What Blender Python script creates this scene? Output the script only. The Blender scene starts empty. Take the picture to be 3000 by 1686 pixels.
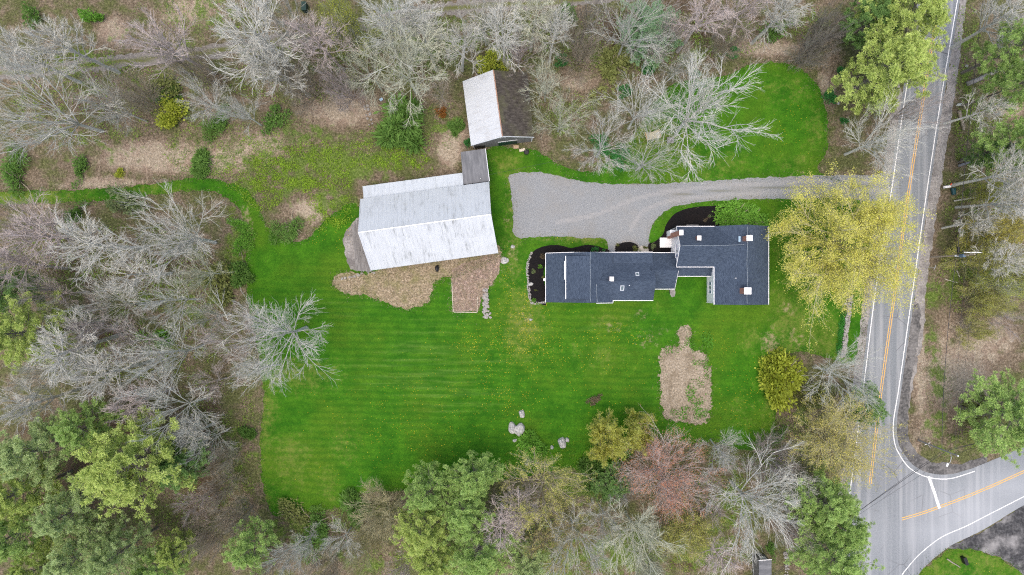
import bpy, bmesh, math, random
import numpy as np
from mathutils import Vector, Matrix, noise as mnoise
from mathutils.geometry import delaunay_2d_cdt

# ------------------------------------------------------------------ camera, sky, sun, exposure
SC = bpy.context.scene
COL = SC.collection
CAM_H = 120.0            # drone height in metres, looking straight down
PXM = 16.0               # photo pixels per metre on the ground
cam_d = bpy.data.cameras.new('camera')
cam = bpy.data.objects.new('camera', cam_d)
COL.objects.link(cam)
cam.location = (0, 0, CAM_H)
cam_d.sensor_width = 36.0
cam_d.lens = 18.0 / (93.75 / CAM_H)
cam_d.clip_end = 9000
SC.camera = cam

SUN_EL, SUN_AZ = math.radians(79), math.radians(205)     # azimuth clockwise from north (+Y)
world = bpy.data.worlds.new('World')
SC.world = world
world.use_nodes = True
wn = world.node_tree
sky = wn.nodes.new('ShaderNodeTexSky')
sky.sky_type = 'NISHITA'
sky.sun_disc = False
sky.sun_elevation = SUN_EL
sky.sun_rotation = SUN_AZ
sky.air_density = 1.0
sky.dust_density = 5.0
sky.ozone_density = 0.3
wn.links.new(sky.outputs[0], wn.nodes['Background'].inputs[0])
wn.nodes['Background'].inputs[1].default_value = 0.15
sun_d = bpy.data.lights.new('sun', 'SUN')
sun_d.energy = 0.5
sun_d.angle = math.radians(50)
sun_d.color = (1.0, 0.965, 0.91)
sun = bpy.data.objects.new('sun', sun_d)
COL.objects.link(sun)
sdir = Vector((math.sin(SUN_AZ) * math.cos(SUN_EL), math.cos(SUN_AZ) * math.cos(SUN_EL), math.sin(SUN_EL)))
sun.rotation_euler = sdir.to_track_quat('Z', 'Y').to_euler()
sun.location = sdir * 60 + Vector((0, 0, 60))
vs = SC.view_settings
vs.view_transform = 'Standard'
vs.look = 'None'
vs.gamma = 1
vs.use_curve_mapping = False
vs.exposure = 0.85
cy = SC.cycles
cy.max_bounces = 4; cy.diffuse_bounces = 2; cy.glossy_bounces = 1; cy.transmission_bounces = 2; cy.transparent_max_bounces = 4
cy.use_denoising = False
cy.pixel_filter_type = 'BLACKMAN_HARRIS'; cy.filter_width = 1.15

# ------------------------------------------------------------------ helpers
R = math.radians
def P(px, py, z=0.0):
    """photo pixel seen at height z -> world point"""
    k = (CAM_H - z) / CAM_H / PXM
    return Vector(((px - 1500) * k, (843 - py) * k, z))

def tag(o, label=None, cat=None, group=None, kind=None):
    if label: o['label'] = label
    if cat: o['category'] = cat
    if group: o['group'] = group
    if kind: o['kind'] = kind
    return o

def empty(name, loc=(0, 0, 0), rz=0.0):
    o = bpy.data.objects.new(name, None)
    COL.objects.link(o)
    o.location = loc
    o.rotation_euler[2] = rz
    o.empty_display_size = 0.3
    return o

def link(name, me, mat=None, parent=None, loc=None):
    o = bpy.data.objects.new(name, me)
    COL.objects.link(o)
    if mat and not me.materials: me.materials.append(mat)
    if parent: o.parent = parent
    if loc is not None: o.location = loc
    return o

class MB:
    """collects simple solids, then becomes one mesh object"""
    def __init__(s): s.v, s.f = [], []
    def add(s, vs_, fs_):
        n = len(s.v)
        s.v += [tuple(p) for p in vs_]
        s.f += [tuple(i + n for i in f) for f in fs_]
        return s
    def box(s, c, size, rz=0.0, tilt=None):
        x, y, z = [k / 2 for k in size]
        m = Matrix.Rotation(rz, 3, 'Z')
        if tilt is not None: m = tilt
        c = Vector(c)
        pts = [c + m @ Vector((a * x, b * y, d * z)) for d in (-1, 1) for b in (-1, 1) for a in (-1, 1)]
        return s.add(pts, [(0, 2, 3, 1), (4, 5, 7, 6), (0, 1, 5, 4), (2, 6, 7, 3), (0, 4, 6, 2), (1, 3, 7, 5)])
    def slab(s, pts, th):
        """polygon pts (top, counter-clockwise from above) thickened downwards"""
        n = len(pts)
        pts = [Vector(p) for p in pts]
        low = [p - Vector((0, 0, th)) for p in pts]
        f = [tuple(range(n)), tuple(range(2 * n - 1, n - 1, -1))]
        f += [(i, n + i, n + (i + 1) % n, (i + 1) % n) for i in range(n)]
        return s.add(pts + low, f)
    def tube(s, pts, r, sides=6, r2=None, cap=True):
        pts = [Vector(p) for p in pts]
        k = len(pts)
        vs_, fs_ = [], []
        for i, p in enumerate(pts):
            d = (pts[min(i + 1, k - 1)] - pts[max(i - 1, 0)]).normalized()
            a = Vector((1, 0, 0)) if abs(d.z) > .7 else Vector((0, 0, 1))
            u = d.cross(a).normalized(); w = d.cross(u)
            rr = r if r2 is None else r + (r2 - r) * i / (k - 1)
            vs_ += [p + rr * (math.cos(t) * u + math.sin(t) * w) for t in [2 * math.pi * j / sides for j in range(sides)]]
        for i in range(k - 1):
            fs_ += [(i * sides + j, i * sides + (j + 1) % sides, (i + 1) * sides + (j + 1) % sides, (i + 1) * sides + j) for j in range(sides)]
        if cap:
            fs_ += [tuple(range(sides))[::-1], tuple(range((k - 1) * sides, k * sides))]
        return s.add(vs_, fs_)
    def build(s, name, mat, parent=None, origin=None, smooth=False, bevel=0):
        me = bpy.data.meshes.new(name)
        o0 = Vector(origin) if origin is not None else (parent.location.copy() if parent else Vector())
        if parent and origin is None and parent.parent: o0 = o0 + parent.parent.location
        me.from_pydata([(p[0] - o0.x, p[1] - o0.y, p[2] - o0.z) for p in s.v], [], s.f)
        bm = bmesh.new(); bm.from_mesh(me)
        bmesh.ops.recalc_face_normals(bm, faces=bm.faces)
        if bevel:
            bmesh.ops.bevel(bm, geom=bm.edges[:], offset=bevel, segments=1, affect='EDGES')
        bm.to_mesh(me); bm.free()
        if smooth: me.polygons.foreach_set('use_smooth', [True] * len(me.polygons))
        o = link(name, me, mat, parent)
        if not parent and origin is not None: o.location = o0
        return o

def np_mesh(name, V, F, tone=None, smooth=False):
    V = np.asarray(V, dtype=np.float32); F = np.asarray(F, dtype=np.int32)
    me = bpy.data.meshes.new(name)
    n, k = F.shape
    me.vertices.add(len(V)); me.vertices.foreach_set('co', V.ravel())
    me.loops.add(n * k); me.loops.foreach_set('vertex_index', F.ravel())
    me.polygons.add(n)
    me.polygons.foreach_set('loop_start', np.arange(0, n * k, k, dtype=np.int32))
    me.polygons.foreach_set('loop_total', np.full(n, k, dtype=np.int32))
    if smooth: me.polygons.foreach_set('use_smooth', np.ones(n, dtype=bool))
    if tone is not None:
        a = me.attributes.new('tone', 'FLOAT', 'POINT')
        a.data.foreach_set('value', np.asarray(tone, dtype=np.float32))
    me.update(calc_edges=True)
    return me

def norm(a): return a / np.maximum(np.linalg.norm(a, axis=-1, keepdims=True), 1e-9)

def inside(poly, X, Y):
    """vectorised point in polygon"""
    X = np.asarray(X); Y = np.asarray(Y)
    r = np.zeros(X.shape, bool)
    n = len(poly)
    for i in range(n):
        x1, y1 = poly[i]; x2, y2 = poly[(i + 1) % n]
        if y1 == y2: continue
        c = ((y1 > Y) != (y2 > Y)) & (X < (x2 - x1) * (Y - y1) / (y2 - y1) + x1)
        r ^= c
    return r

def px_poly(lst, k=1.0):
    return [tuple(P(x * k, y * k)[:2]) for x, y in lst]
K2 = 3000 / 2576.0

def densify(poly, step, closed=True, smooth=True):
    """Catmull-Rom through the points, resampled about every step metres"""
    out = []; n = len(poly)
    rng_ = range(n) if closed else range(n - 1)
    for i in rng_:
        if closed: p0, p1, p2, p3 = [Vector(poly[(i + j) % n]).to_2d() for j in (-1, 0, 1, 2)]
        else: p0, p1, p2, p3 = [Vector(poly[min(max(i + j, 0), n - 1)]).to_2d() for j in (-1, 0, 1, 2)]
        m = max(1, int((p2 - p1).length / step))
        for q in range(m):
            t = q / m
            if smooth:
                v = 0.5 * ((2 * p1) + (p2 - p0) * t + (2 * p0 - 5 * p1 + 4 * p2 - p3) * t * t + (3 * p1 - p0 - 3 * p2 + p3) * t ** 3)
            else: v = p1.lerp(p2, t)
            out.append((v.x, v.y))
    if not closed: out.append(tuple(poly[-1][:2]))
    return out

def sheet(name, poly, z, mat, step=0.6, jit=0.0, smooth=True, inner=None, kind='structure', attrs=None, parent=None, seed=1):
    rnd = random.Random(seed)
    pts = densify(poly, step, True, smooth)
    if jit:
        pts = [(x + jit * (mnoise.noise((x * .9, y * .9, seed)) + .8 * (rnd.random() - .5)),
                y + jit * (mnoise.noise((x * .9, y * .9, seed + 7.3)) + .8 * (rnd.random() - .5))) for x, y in pts]
    n = len(pts)
    allp = [Vector(p) for p in pts]
    if inner:
        xs = [p[0] for p in pts]; ys = [p[1] for p in pts]
        gx = np.arange(min(xs) + inner / 2, max(xs), inner); gy = np.arange(min(ys) + inner / 2, max(ys), inner)
        GX, GY = np.meshgrid(gx, gy); GX = GX.ravel(); GY = GY.ravel()
        ok = inside(pts, GX, GY)
        allp += [Vector((a, b)) for a, b in zip(GX[ok], GY[ok])]
    res = delaunay_2d_cdt(allp, [], [list(range(n))], 1, 1e-5)
    me = bpy.data.meshes.new(name)
    me.from_pydata([(v.x, v.y, z) for v in res[0]], [], [tuple(f) for f in res[2]])
    bm = bmesh.new(); bm.from_mesh(me)
    for f in bm.faces:
        if f.normal.z < 0: f.normal_flip()
    bm.to_mesh(me); bm.free()
    for an, fn in (attrs or {}).items():
        co = np.empty(len(me.vertices) * 3, np.float32); me.vertices.foreach_get('co', co); co = co.reshape(-1, 3)
        a = me.attributes.new(an, 'FLOAT', 'POINT'); a.data.foreach_set('value', fn(co[:, 0], co[:, 1]).astype(np.float32))
    o = link(name, me, mat, parent)
    if kind: o['kind'] = kind
    return o

def ribbon(name, line, width, z, mat, parent, step=0.8, smooth=True):
    """thin painted strip along a polyline in world metres"""
    pts = [Vector(p) for p in densify(line, step, False, smooth)]
    vs_, fs_ = [], []
    for i, p in enumerate(pts):
        d = (pts[min(i + 1, len(pts) - 1)] - pts[max(i - 1, 0)]).normalized()
        nrm = Vector((-d.y, d.x)) * width / 2
        vs_ += [(p.x + nrm.x, p.y + nrm.y, z), (p.x - nrm.x, p.y - nrm.y, z)]
    fs_ = [(2 * i, 2 * i + 1, 2 * i + 3, 2 * i + 2) for i in range(len(pts) - 1)]
    me = bpy.data.meshes.new(name); me.from_pydata(vs_, [], fs_)
    return link(name, me, mat, parent)

def blobs(lst):
    """sum of soft spots given in photo pixels: (x, y, rx, ry, weight)"""
    A = [((x - 1500) / PXM, (843 - y) / PXM, rx / PXM, ry / PXM, w) for x, y, rx, ry, w in lst]
    def fn(X, Y):
        s = np.zeros(X.shape, np.float64)
        for x, y, a, b, w in A:
            s = np.maximum(s, w * np.exp(-(((X - x) / a) ** 2 + ((Y - y) / b) ** 2) * .9))
        return s
    return fn

# ------------------------------------------------------------------ node helpers and materials
def new_mat(name, rough=.9, spec=.25):
    m = bpy.data.materials.new(name); m.use_nodes = True
    nt = m.node_tree; b = nt.nodes['Principled BSDF']
    b.inputs['Roughness'].default_value = rough
    b.inputs['Specular IOR Level'].default_value = spec
    return m, nt, b
def L(nt, a, b): nt.links.new(a, b)
def setin(nt, sock, v):
    if hasattr(v, 'is_output') or hasattr(v, 'links'): nt.links.new(v, sock)
    else: sock.default_value = v
def c4(c): return (c[0], c[1], c[2], 1.0)
def pos(nt): return nt.nodes.new('ShaderNodeNewGeometry').outputs['Position']
def island(nt): return nt.nodes.new('ShaderNodeNewGeometry').outputs['Random Per Island']
def objrand(nt): return nt.nodes.new('ShaderNodeObjectInfo').outputs['Random']
def objcol(nt): return nt.nodes.new('ShaderNodeObjectInfo').outputs['Color']
def uvc(nt): return nt.nodes.new('ShaderNodeTexCoord').outputs['UV']
def objco(nt): return nt.nodes.new('ShaderNodeTexCoord').outputs['Object']
def attr(nt, n):
    a = nt.nodes.new('ShaderNodeAttribute'); a.attribute_name = n; return a.outputs['Fac']
def mapv(nt, v, scale=(1, 1, 1), rot=(0, 0, 0), loc=(0, 0, 0)):
    m = nt.nodes.new('ShaderNodeMapping'); L(nt, v, m.inputs[0])
    m.inputs['Scale'].default_value = scale; m.inputs['Rotation'].default_value = rot; m.inputs['Location'].default_value = loc
    return m.outputs[0]
def noi(nt, v, scale, detail=3, rough=.6, dist=0.0):
    n = nt.nodes.new('ShaderNodeTexNoise'); L(nt, v, n.inputs['Vector'])
    n.inputs['Scale'].default_value = scale; n.inputs['Detail'].default_value = detail
    n.inputs['Roughness'].default_value = rough; n.inputs['Distortion'].default_value = dist
    return n.outputs['Fac']
def vor(nt, v, scale, out='Color', feature='F1'):
    n = nt.nodes.new('ShaderNodeTexVoronoi'); L(nt, v, n.inputs['Vector']); n.feature = feature
    n.inputs['Scale'].default_value = scale
    return n.outputs[out]
def ramp(nt, f, stops, interp='LINEAR'):
    r = nt.nodes.new('ShaderNodeValToRGB'); setin(nt, r.inputs[0], f)
    cr = r.color_ramp; cr.interpolation = interp
    while len(cr.elements) < len(stops): cr.elements.new(.5)
    for e, (p, c) in zip(cr.elements, stops):
        e.position = p; e.color = c4(c) if hasattr(c, '__len__') else (c, c, c, 1)
    return r.outputs[0]
def mixc(nt, f, a, b, mode='MIX'):
    m = nt.nodes.new('ShaderNodeMix'); m.data_type = 'RGBA'; m.blend_type = mode
    setin(nt, m.inputs[0], f)
    setin(nt, m.inputs[6], c4(a) if isinstance(a, tuple) else a)
    setin(nt, m.inputs[7], c4(b) if isinstance(b, tuple) else b)
    return m.outputs[2]
def ma(nt, op, a, b=0.0, clamp=False):
    m = nt.nodes.new('ShaderNodeMath'); m.operation = op; m.use_clamp = clamp
    setin(nt, m.inputs[0], a); setin(nt, m.inputs[1], b)
    return m.outputs[0]
def mrange(nt, v, a, b, c=0.0, d=1.0, smooth=True):
    m = nt.nodes.new('ShaderNodeMapRange'); setin(nt, m.inputs[0], v)
    m.interpolation_type = 'SMOOTHSTEP' if smooth else 'LINEAR'
    for i, q in enumerate((a, b, c, d)): m.inputs[i + 1].default_value = q
    return m.outputs[0]
def bump(nt, b, h, strength=.4, dist=.05):
    n = nt.nodes.new('ShaderNodeBump'); n.inputs['Strength'].default_value = strength; n.inputs['Distance'].default_value = dist
    L(nt, h, n.inputs['Height']); L(nt, n.outputs[0], b.inputs['Normal'])
def base(nt, b, c): setin(nt, b.inputs['Base Color'], c4(c) if isinstance(c, tuple) else c)

def m_plain(name, col, rough=.7, var=.12, scale=3.0, metal=0.0, spec=.3):
    m, nt, b = new_mat(name, rough, spec)
    n = noi(nt, objco(nt), scale, 4)
    base(nt, b, mixc(nt, n, tuple(c * (1 - var) for c in col), tuple(min(1, c * (1 + var)) for c in col)))
    b.inputs['Metallic'].default_value = metal
    return m

MAT = {}
# --- forest floor: leaf litter with greener, tanner and darker stretches of soil
m, nt, b = new_mat('leaf_litter', .95, .1)
p = pos(nt)
fine = noi(nt, mapv(nt, p, (1, 1, 0)), 2.4, 6, .85)
flk = vor(nt, p, 4.5, 'Color')
sep = nt.nodes.new('ShaderNodeSeparateColor'); L(nt, flk, sep.inputs[0])
big = noi(nt, p, .09, 4, .6)
mid = noi(nt, p, .5, 4, .65)
lit = ramp(nt, fine, [(.3, (.024, .019, .011)), (.45, (.09, .070, .045)), (.58, (.18, .142, .10)), (.74, (.41, .345, .265))])
lit = mixc(nt, mrange(nt, attr(nt, 'tan'), .25, .7), lit, ramp(nt, fine, [(.28, (.08, .056, .04)), (.45, (.22, .16, .12)), (.58, (.35, .265, .21)), (.75, (.54, .45, .38))]))
lit = mixc(nt, ma(nt, 'MULTIPLY', sep.outputs[0], .55), lit, mixc(nt, sep.outputs[1], (.06, .045, .026), (.38, .31, .23)))
drk = ramp(nt, fine, [(.3, (.022, .017, .010)), (.52, (.085, .062, .038)), (.75, (.22, .17, .12))])
grn = ramp(nt, fine, [(.3, (.026, .05, .006)), (.5, (.09, .145, .024)), (.7, (.26, .32, .10))])
tan = ramp(nt, fine, [(.3, (.11, .09, .06)), (.5, (.30, .25, .185)), (.72, (.56, .50, .40))])
col = mixc(nt, mrange(nt, ma(nt, 'ADD', attr(nt, 'tan'), ma(nt, 'MULTIPLY', ma(nt, 'SUBTRACT', mid, .5), 1.6)), .35, .75), lit, tan)
olv = ramp(nt, fine, [(.3, (.018, .023, .006)), (.5, (.075, .090, .028)), (.72, (.22, .245, .095))])
col = mixc(nt, ma(nt, 'MULTIPLY', mrange(nt, ma(nt, 'SUBTRACT', noi(nt, p, .28, 5, .65), ma(nt, 'MULTIPLY', attr(nt, 'tan'), .25)), .38, .58), .85), col, olv)
col = mixc(nt, mrange(nt, ma(nt, 'ADD', attr(nt, 'dark'), ma(nt, 'MULTIPLY', ma(nt, 'SUBTRACT', big, .5), 2.0)), .3, .8), col, drk)
gm = ma(nt, 'ADD', attr(nt, 'green'), ma(nt, 'MULTIPLY', ma(nt, 'SUBTRACT', mid, .5), 2.4))
col = mixc(nt, ma(nt, 'MULTIPLY', mrange(nt, gm, .42, .78), .85), col, grn)
base(nt, b, col)
bump(nt, b, fine, .8, .12)
MAT['ground'] = m

# --- mown lawn
m, nt, b = new_mat('lawn_grass', .9, .15)
p = pos(nt)
fine = noi(nt, p, 3.0, 6, .8)
spk = noi(nt, p, 1.1, 6, .8)
mid = noi(nt, p, .33, 6, .72)
big = noi(nt, p, .075, 4, .6)
streak = noi(nt, mapv(nt, p, (.05, 1.0, 1), (0, 0, R(1.5))), 1.0, 5, .7)
green = mixc(nt, mrange(nt, mid, .3, .7), (.022, .112, .003), (.066, .208, .008))
green = mixc(nt, ma(nt, 'MULTIPLY', mrange(nt, big, .4, .7), .6), green, (.115, .195, .012))
green = mixc(nt, mrange(nt, fine, .3, .72), mixc(nt, .55, green, (.012, .045, .002)), green)
pale = mixc(nt, fine, (.075, .11, .012), (.24, .25, .065))
dry = mixc(nt, fine, (.15, .12, .055), (.40, .34, .21))
wm = ma(nt, 'ADD', ma(nt, 'MULTIPLY', attr(nt, 'worn'), 1.0), ma(nt, 'MULTIPLY', ma(nt, 'SUBTRACT', spk, .5), 2.2))
wm = ma(nt, 'ADD', wm, ma(nt, 'MULTIPLY', ma(nt, 'SUBTRACT', mid, .5), 1.5))
col = mixc(nt, ma(nt, 'MULTIPLY', mrange(nt, wm, .3, 1.1), .8), green, pale)
sm_ = ma(nt, 'MULTIPLY', mrange(nt, ma(nt, 'MULTIPLY', ma(nt, 'ADD', streak, ma(nt, 'MULTIPLY', ma(nt, 'SUBTRACT', spk, .5), .35)), attr(nt, 'mown')), .47, .72), .34)
col = mixc(nt, sm_, col, mixc(nt, fine, (.06, .15, .015), (.21, .29, .075)))
sy_ = nt.nodes.new('ShaderNodeSeparateXYZ'); L(nt, mapv(nt, p, (1, 1, 1), (0, 0, R(1.5))), sy_.inputs[0])
wv = ma(nt, 'SINE', ma(nt, 'MULTIPLY', ma(nt, 'ADD', sy_.outputs[1], ma(nt, 'MULTIPLY', noi(nt, p, .12, 4, .6), 1.6)), 4.9))
dk = ma(nt, 'MULTIPLY', mrange(nt, ma(nt, 'ADD', wv, ma(nt, 'MULTIPLY', ma(nt, 'SUBTRACT', spk, .5), 2.0)), -.5, 1.0), ma(nt, 'MULTIPLY', attr(nt, 'mown'), .42))
col = mixc(nt, dk, col, (.014, .092, .003))
dm = ma(nt, 'ADD', attr(nt, 'dry'), ma(nt, 'MULTIPLY', ma(nt, 'SUBTRACT', spk, .5), 2.6))
col = mixc(nt, mrange(nt, dm, .45, 1.0), col, dry)
base(nt, b, col)
bump(nt, b, fine, .8, .08)
MAT['lawn'] = m

def m_noise2(name, stops, scale=3.0, detail=5, rough=.9, big=None, bmp=.5, bd=.05, spec=.2):
    m, nt, b = new_mat(name, rough, spec)
    p = pos(nt)
    n = noi(nt, p, scale, detail, .72)
    c = ramp(nt, n, stops)
    if big:
        bn = noi(nt, p, big[0], 4, .6)
        c = mixc(nt, ma(nt, 'MULTIPLY', mrange(nt, bn, .42, .68), big[2]), c, mixc(nt, n, tuple(q * .6 for q in big[1]), tuple(q * 1.4 for q in big[1])))
    base(nt, b, c)
    bump(nt, b, n, bmp, bd)
    return m
m, nt, b = new_mat('driveway_gravel', .9, .2)
p = pos(nt)
n = noi(nt, p, 8.0, 6, .8)
c = ramp(nt, n, [(.28, (.085, .091, .094)), (.48, (.212, .224, .231)), (.7, (.40, .416, .426))])
c = mixc(nt, ma(nt, 'MULTIPLY', mrange(nt, noi(nt, p, .16, 5, .65), .42, .68), .45), c, mixc(nt, n, (.12, .115, .10), (.36, .345, .32)))
c = mixc(nt, ma(nt, 'MULTIPLY', mrange(nt, ma(nt, 'ADD', attr(nt, 'rut'), ma(nt, 'MULTIPLY', ma(nt, 'SUBTRACT', n, .5), 1.2)), .3, .9), .6), c, mixc(nt, n, (.20, .195, .185), (.42, .42, .42)))
c = mixc(nt, ma(nt, 'MULTIPLY', mrange(nt, ma(nt, 'ADD', attr(nt, 'strip'), ma(nt, 'MULTIPLY', ma(nt, 'SUBTRACT', n, .5), 2.0)), .5, 1.0), .6), c, mixc(nt, n, (.07, .075, .035), (.22, .21, .15)))
base(nt, b, c); bump(nt, b, n, .7, .05)
MAT['gravel'] = m
MAT['shoulder'] = m_noise2('gravel_shoulder', [(.28, (.12, .115, .105)), (.5, (.28, .265, .25)), (.72, (.46, .44, .42))], 3.0, 6, big=(.35, (.13, .12, .115), .8))
MAT['dark_soil'] = m_noise2('dark_road_edge_soil', [(.3, (.03, .03, .031)), (.52, (.10, .098, .096)), (.75, (.24, .23, .225))], 2.2, 6, big=(.4, (.25, .24, .23), .55))
MAT['wet_lot'] = m_noise2('dark_wet_lot', [(.3, (.012, .012, .013)), (.5, (.045, .045, .047)), (.75, (.15, .15, .15))], 1.6, 6, big=(.22, (.34, .33, .32), .8), rough=.6)
m, nt, b = new_mat('dirt_track', .95, .1)
p = pos(nt)
n = noi(nt, p, 2.6, 7, .85)
c = ramp(nt, n, [(.28, (.07, .06, .048)), (.5, (.185, .17, .15)), (.72, (.37, .35, .32))])
c = mixc(nt, mrange(nt, ma(nt, 'ADD', attr(nt, 'strip'), ma(nt, 'MULTIPLY', ma(nt, 'SUBTRACT', n, .5), 2.2)), .35, .85), c, mixc(nt, n, (.045, .055, .012), (.19, .20, .07)))
base(nt, b, c); bump(nt, b, n, .7, .05)
MAT['track'] = m
MAT['mulch'] = m_noise2('black_mulch', [(.3, (.003, .0026, .003)), (.55, (.0075, .0065, .007)), (.8, (.032, .028, .029))], 6, 5, bmp=1, big=(.5, (.013, .009, .008), .4))
MAT['soil'] = m_noise2('tilled_soil', [(.3, (.12, .10, .07)), (.5, (.295, .245, .18)), (.7, (.48, .42, .335))], 3.0, 8, bmp=1, bd=.15, big=(.6, (.17, .135, .09), .7))
MAT['dry_grass'] = m_noise2('dry_grass', [(.3, (.09, .07, .042)), (.5, (.29, .23, .155)), (.7, (.55, .47, .345))], 2.6, 6, bmp=1, bd=.15, big=(.35, (.17, .17, .06), .7))
MAT['reed'] = m_noise2('dead_reeds', [(.3, (.10, .068, .052)), (.5, (.30, .22, .18)), (.7, (.55, .455, .385))], 2.2, 6, bmp=1, bd=.15, big=(.4, (.24, .22, .1), .4))

# --- road
m, nt, b = new_mat('asphalt', .85, .3)
p = pos(nt)
n = noi(nt, p, 9, 4, .7); big = noi(nt, p, .07, 3, .5)
st = noi(nt, mapv(nt, p, (1.05, .03, 1), (0, 0, R(-9.2))), 1.0, 3, .5)
n = noi(nt, p, 5, 6, .8)
c = mixc(nt, mrange(nt, n, .3, .7), (.128, .144, .158), (.238, .256, .272))
c = mixc(nt, ma(nt, 'MULTIPLY', mrange(nt, st, .45, .68), .6), c, (.34, .35, .36))
c = mixc(nt, ma(nt, 'MULTIPLY', mrange(nt, big, .5, .75), .4), c, (.20, .205, .22))
edge = vor(nt, mapv(nt, p, (1, 1, 0)), .16, 'Distance', 'DISTANCE_TO_EDGE')
c = mixc(nt, ma(nt, 'MULTIPLY', ma(nt, 'SUBTRACT', 1.0, mrange(nt, edge, .002, .012)), mrange(nt, noi(nt, p, .12, 2), .45, .6, 0, .75)), c, (.09, .09, .095))
c = mixc(nt, ma(nt, 'MULTIPLY', attr(nt, 'pale'), .55), c, (.42, .44, .46))
base(nt, b, c); bump(nt, b, n, .2, .02)
MAT['road'] = m
def m_paint(name, col, wear=.5):
    m, nt, b = new_mat(name, .7, .3)
    p = pos(nt)
    n = noi(nt, p, 2.6, 5, .75)
    base(nt, b, mixc(nt, mrange(nt, n, .38 - .16 * (1 - wear), .52 - .1 * (1 - wear)), (.30, .30, .30), col))
    return m
MAT['white_paint'] = m_paint('road_paint_white', (.78, .78, .77), .6)
MAT['yellow_paint'] = m_paint('road_paint_yellow', (.70, .40, .09), .75)

# --- roofs
m, nt, b = new_mat('slate_blue_shingle', .9, .2)
u = uvc(nt)
br = nt.nodes.new('ShaderNodeTexBrick'); L(nt, u, br.inputs['Vector'])
br.inputs['Scale'].default_value = 1.0; br.inputs['Brick Width'].default_value = .34; br.inputs['Row Height'].default_value = .17
br.inputs['Mortar Size'].default_value = .012; br.inputs['Mortar'].default_value = (.012, .015, .02, 1)
br.inputs['Color1'].default_value = (.030, .045, .072, 1); br.inputs['Color2'].default_value = (.068, .094, .138, 1)
n = noi(nt, mapv(nt, u, (1.2, 4, 1)), 1.6, 5, .75)
n2 = noi(nt, pos(nt), .35, 4, .6)
c = mixc(nt, ma(nt, 'MULTIPLY', mrange(nt, n, .35, .7), .7), br.outputs[0], (.084, .114, .160))
c = mixc(nt, ma(nt, 'MULTIPLY', mrange(nt, n2, .35, .7), .35), c, (.034, .048, .074))
base(nt, b, c); bump(nt, b, ma(nt, 'ADD', br.outputs[1], n), .35, .03)
MAT['shingle'] = m

def m_metal_roof(name, ca, cb, stain, amt, rust=.15):
    m, nt, b = new_mat(name, .45, .5)
    u = uvc(nt)
    wav = nt.nodes.new('ShaderNodeTexWave'); L(nt, u, wav.inputs['Vector']); wav.inputs['Scale'].default_value = 2.6
    wav.wave_type = 'BANDS'; wav.bands_direction = 'X'
    s = noi(nt, mapv(nt, u, (1.3, .22, 1)), 1.0, 6, .75)
    s2 = noi(nt, mapv(nt, u, (6, .5, 1)), 1.0, 5, .75)
    bigm = noi(nt, mapv(nt, u, (.16, .2, 1)), 1.0, 3, .6)
    c = mixc(nt, noi(nt, u, .35, 4), ca, cb)
    c = mixc(nt, ma(nt, 'MULTIPLY', objrand(nt), .12), c, tuple(q * .75 for q in ca))
    mask = ma(nt, 'MULTIPLY', mrange(nt, ma(nt, 'ADD', ma(nt, 'MULTIPLY', s, .6), ma(nt, 'MULTIPLY', s2, .4)), .47, .66), mrange(nt, bigm, .38, .6))
    c = mixc(nt, ma(nt, 'MULTIPLY', mask, amt), c, stain)
    rm = mrange(nt, noi(nt, mapv(nt, u, (1.1, .5, 1), (0, 0, 0), (17, 3, 0)), .9, 5, .7), .68, .78)
    c = mixc(nt, ma(nt, 'MULTIPLY', rm, rust), c, (.28, .13, .06))
    c = mixc(nt, ma(nt, 'MULTIPLY', wav.outputs['Fac'], .07), c, tuple(q * .6 for q in ca))
    base(nt, b, c); bump(nt, b, wav.outputs['Fac'], .25, .03)
    b.inputs['Metallic'].default_value = .1
    return m
MAT['metal_s'] = m_metal_roof('white_weathered_metal', (.53, .56, .59), (.61, .64, .665), (.15, .16, .15), .95, .35)
MAT['metal_n'] = m_metal_roof('north_slope_metal', (.54, .59, .63), (.60, .65, .685), (.26, .28, .28), .8, .6)  # same sheets as the south slope, with the north side's cooler light tinted in
MAT['metal_u'] = m_metal_roof('white_streaked_metal', (.54, .575, .605), (.62, .65, .675), (.36, .34, .31), .6, .6)
m, nt, b = new_mat('mossy_old_shingle', .95, .15)
u = uvc(nt)
n = noi(nt, mapv(nt, u, (2.2, .8, 1)), 1.3, 6, .75); g = noi(nt, u, .22, 4, .65)
c = ramp(nt, n, [(.28, (.022, .02, .018)), (.5, (.07, .062, .055)), (.75, (.16, .145, .13))])
c = mixc(nt, ma(nt, 'MULTIPLY', mrange(nt, g, .45, .66), .65), c, mixc(nt, n, (.06, .065, .03), (.17, .17, .10)))
base(nt, b, c); bump(nt, b, n, .5, .05)
MAT['old_shingle'] = m
m, nt, b = new_mat('grey_rolled_roofing', .8, .3)
u = uvc(nt)
n = noi(nt, mapv(nt, u, (1.5, .3, 1)), .8, 6, .7)
c = ramp(nt, n, [(.25, (.085, .09, .098)), (.5, (.15, .155, .165)), (.78, (.27, .275, .285))])
base(nt, b, c); MAT['grey_roof'] = m

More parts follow.
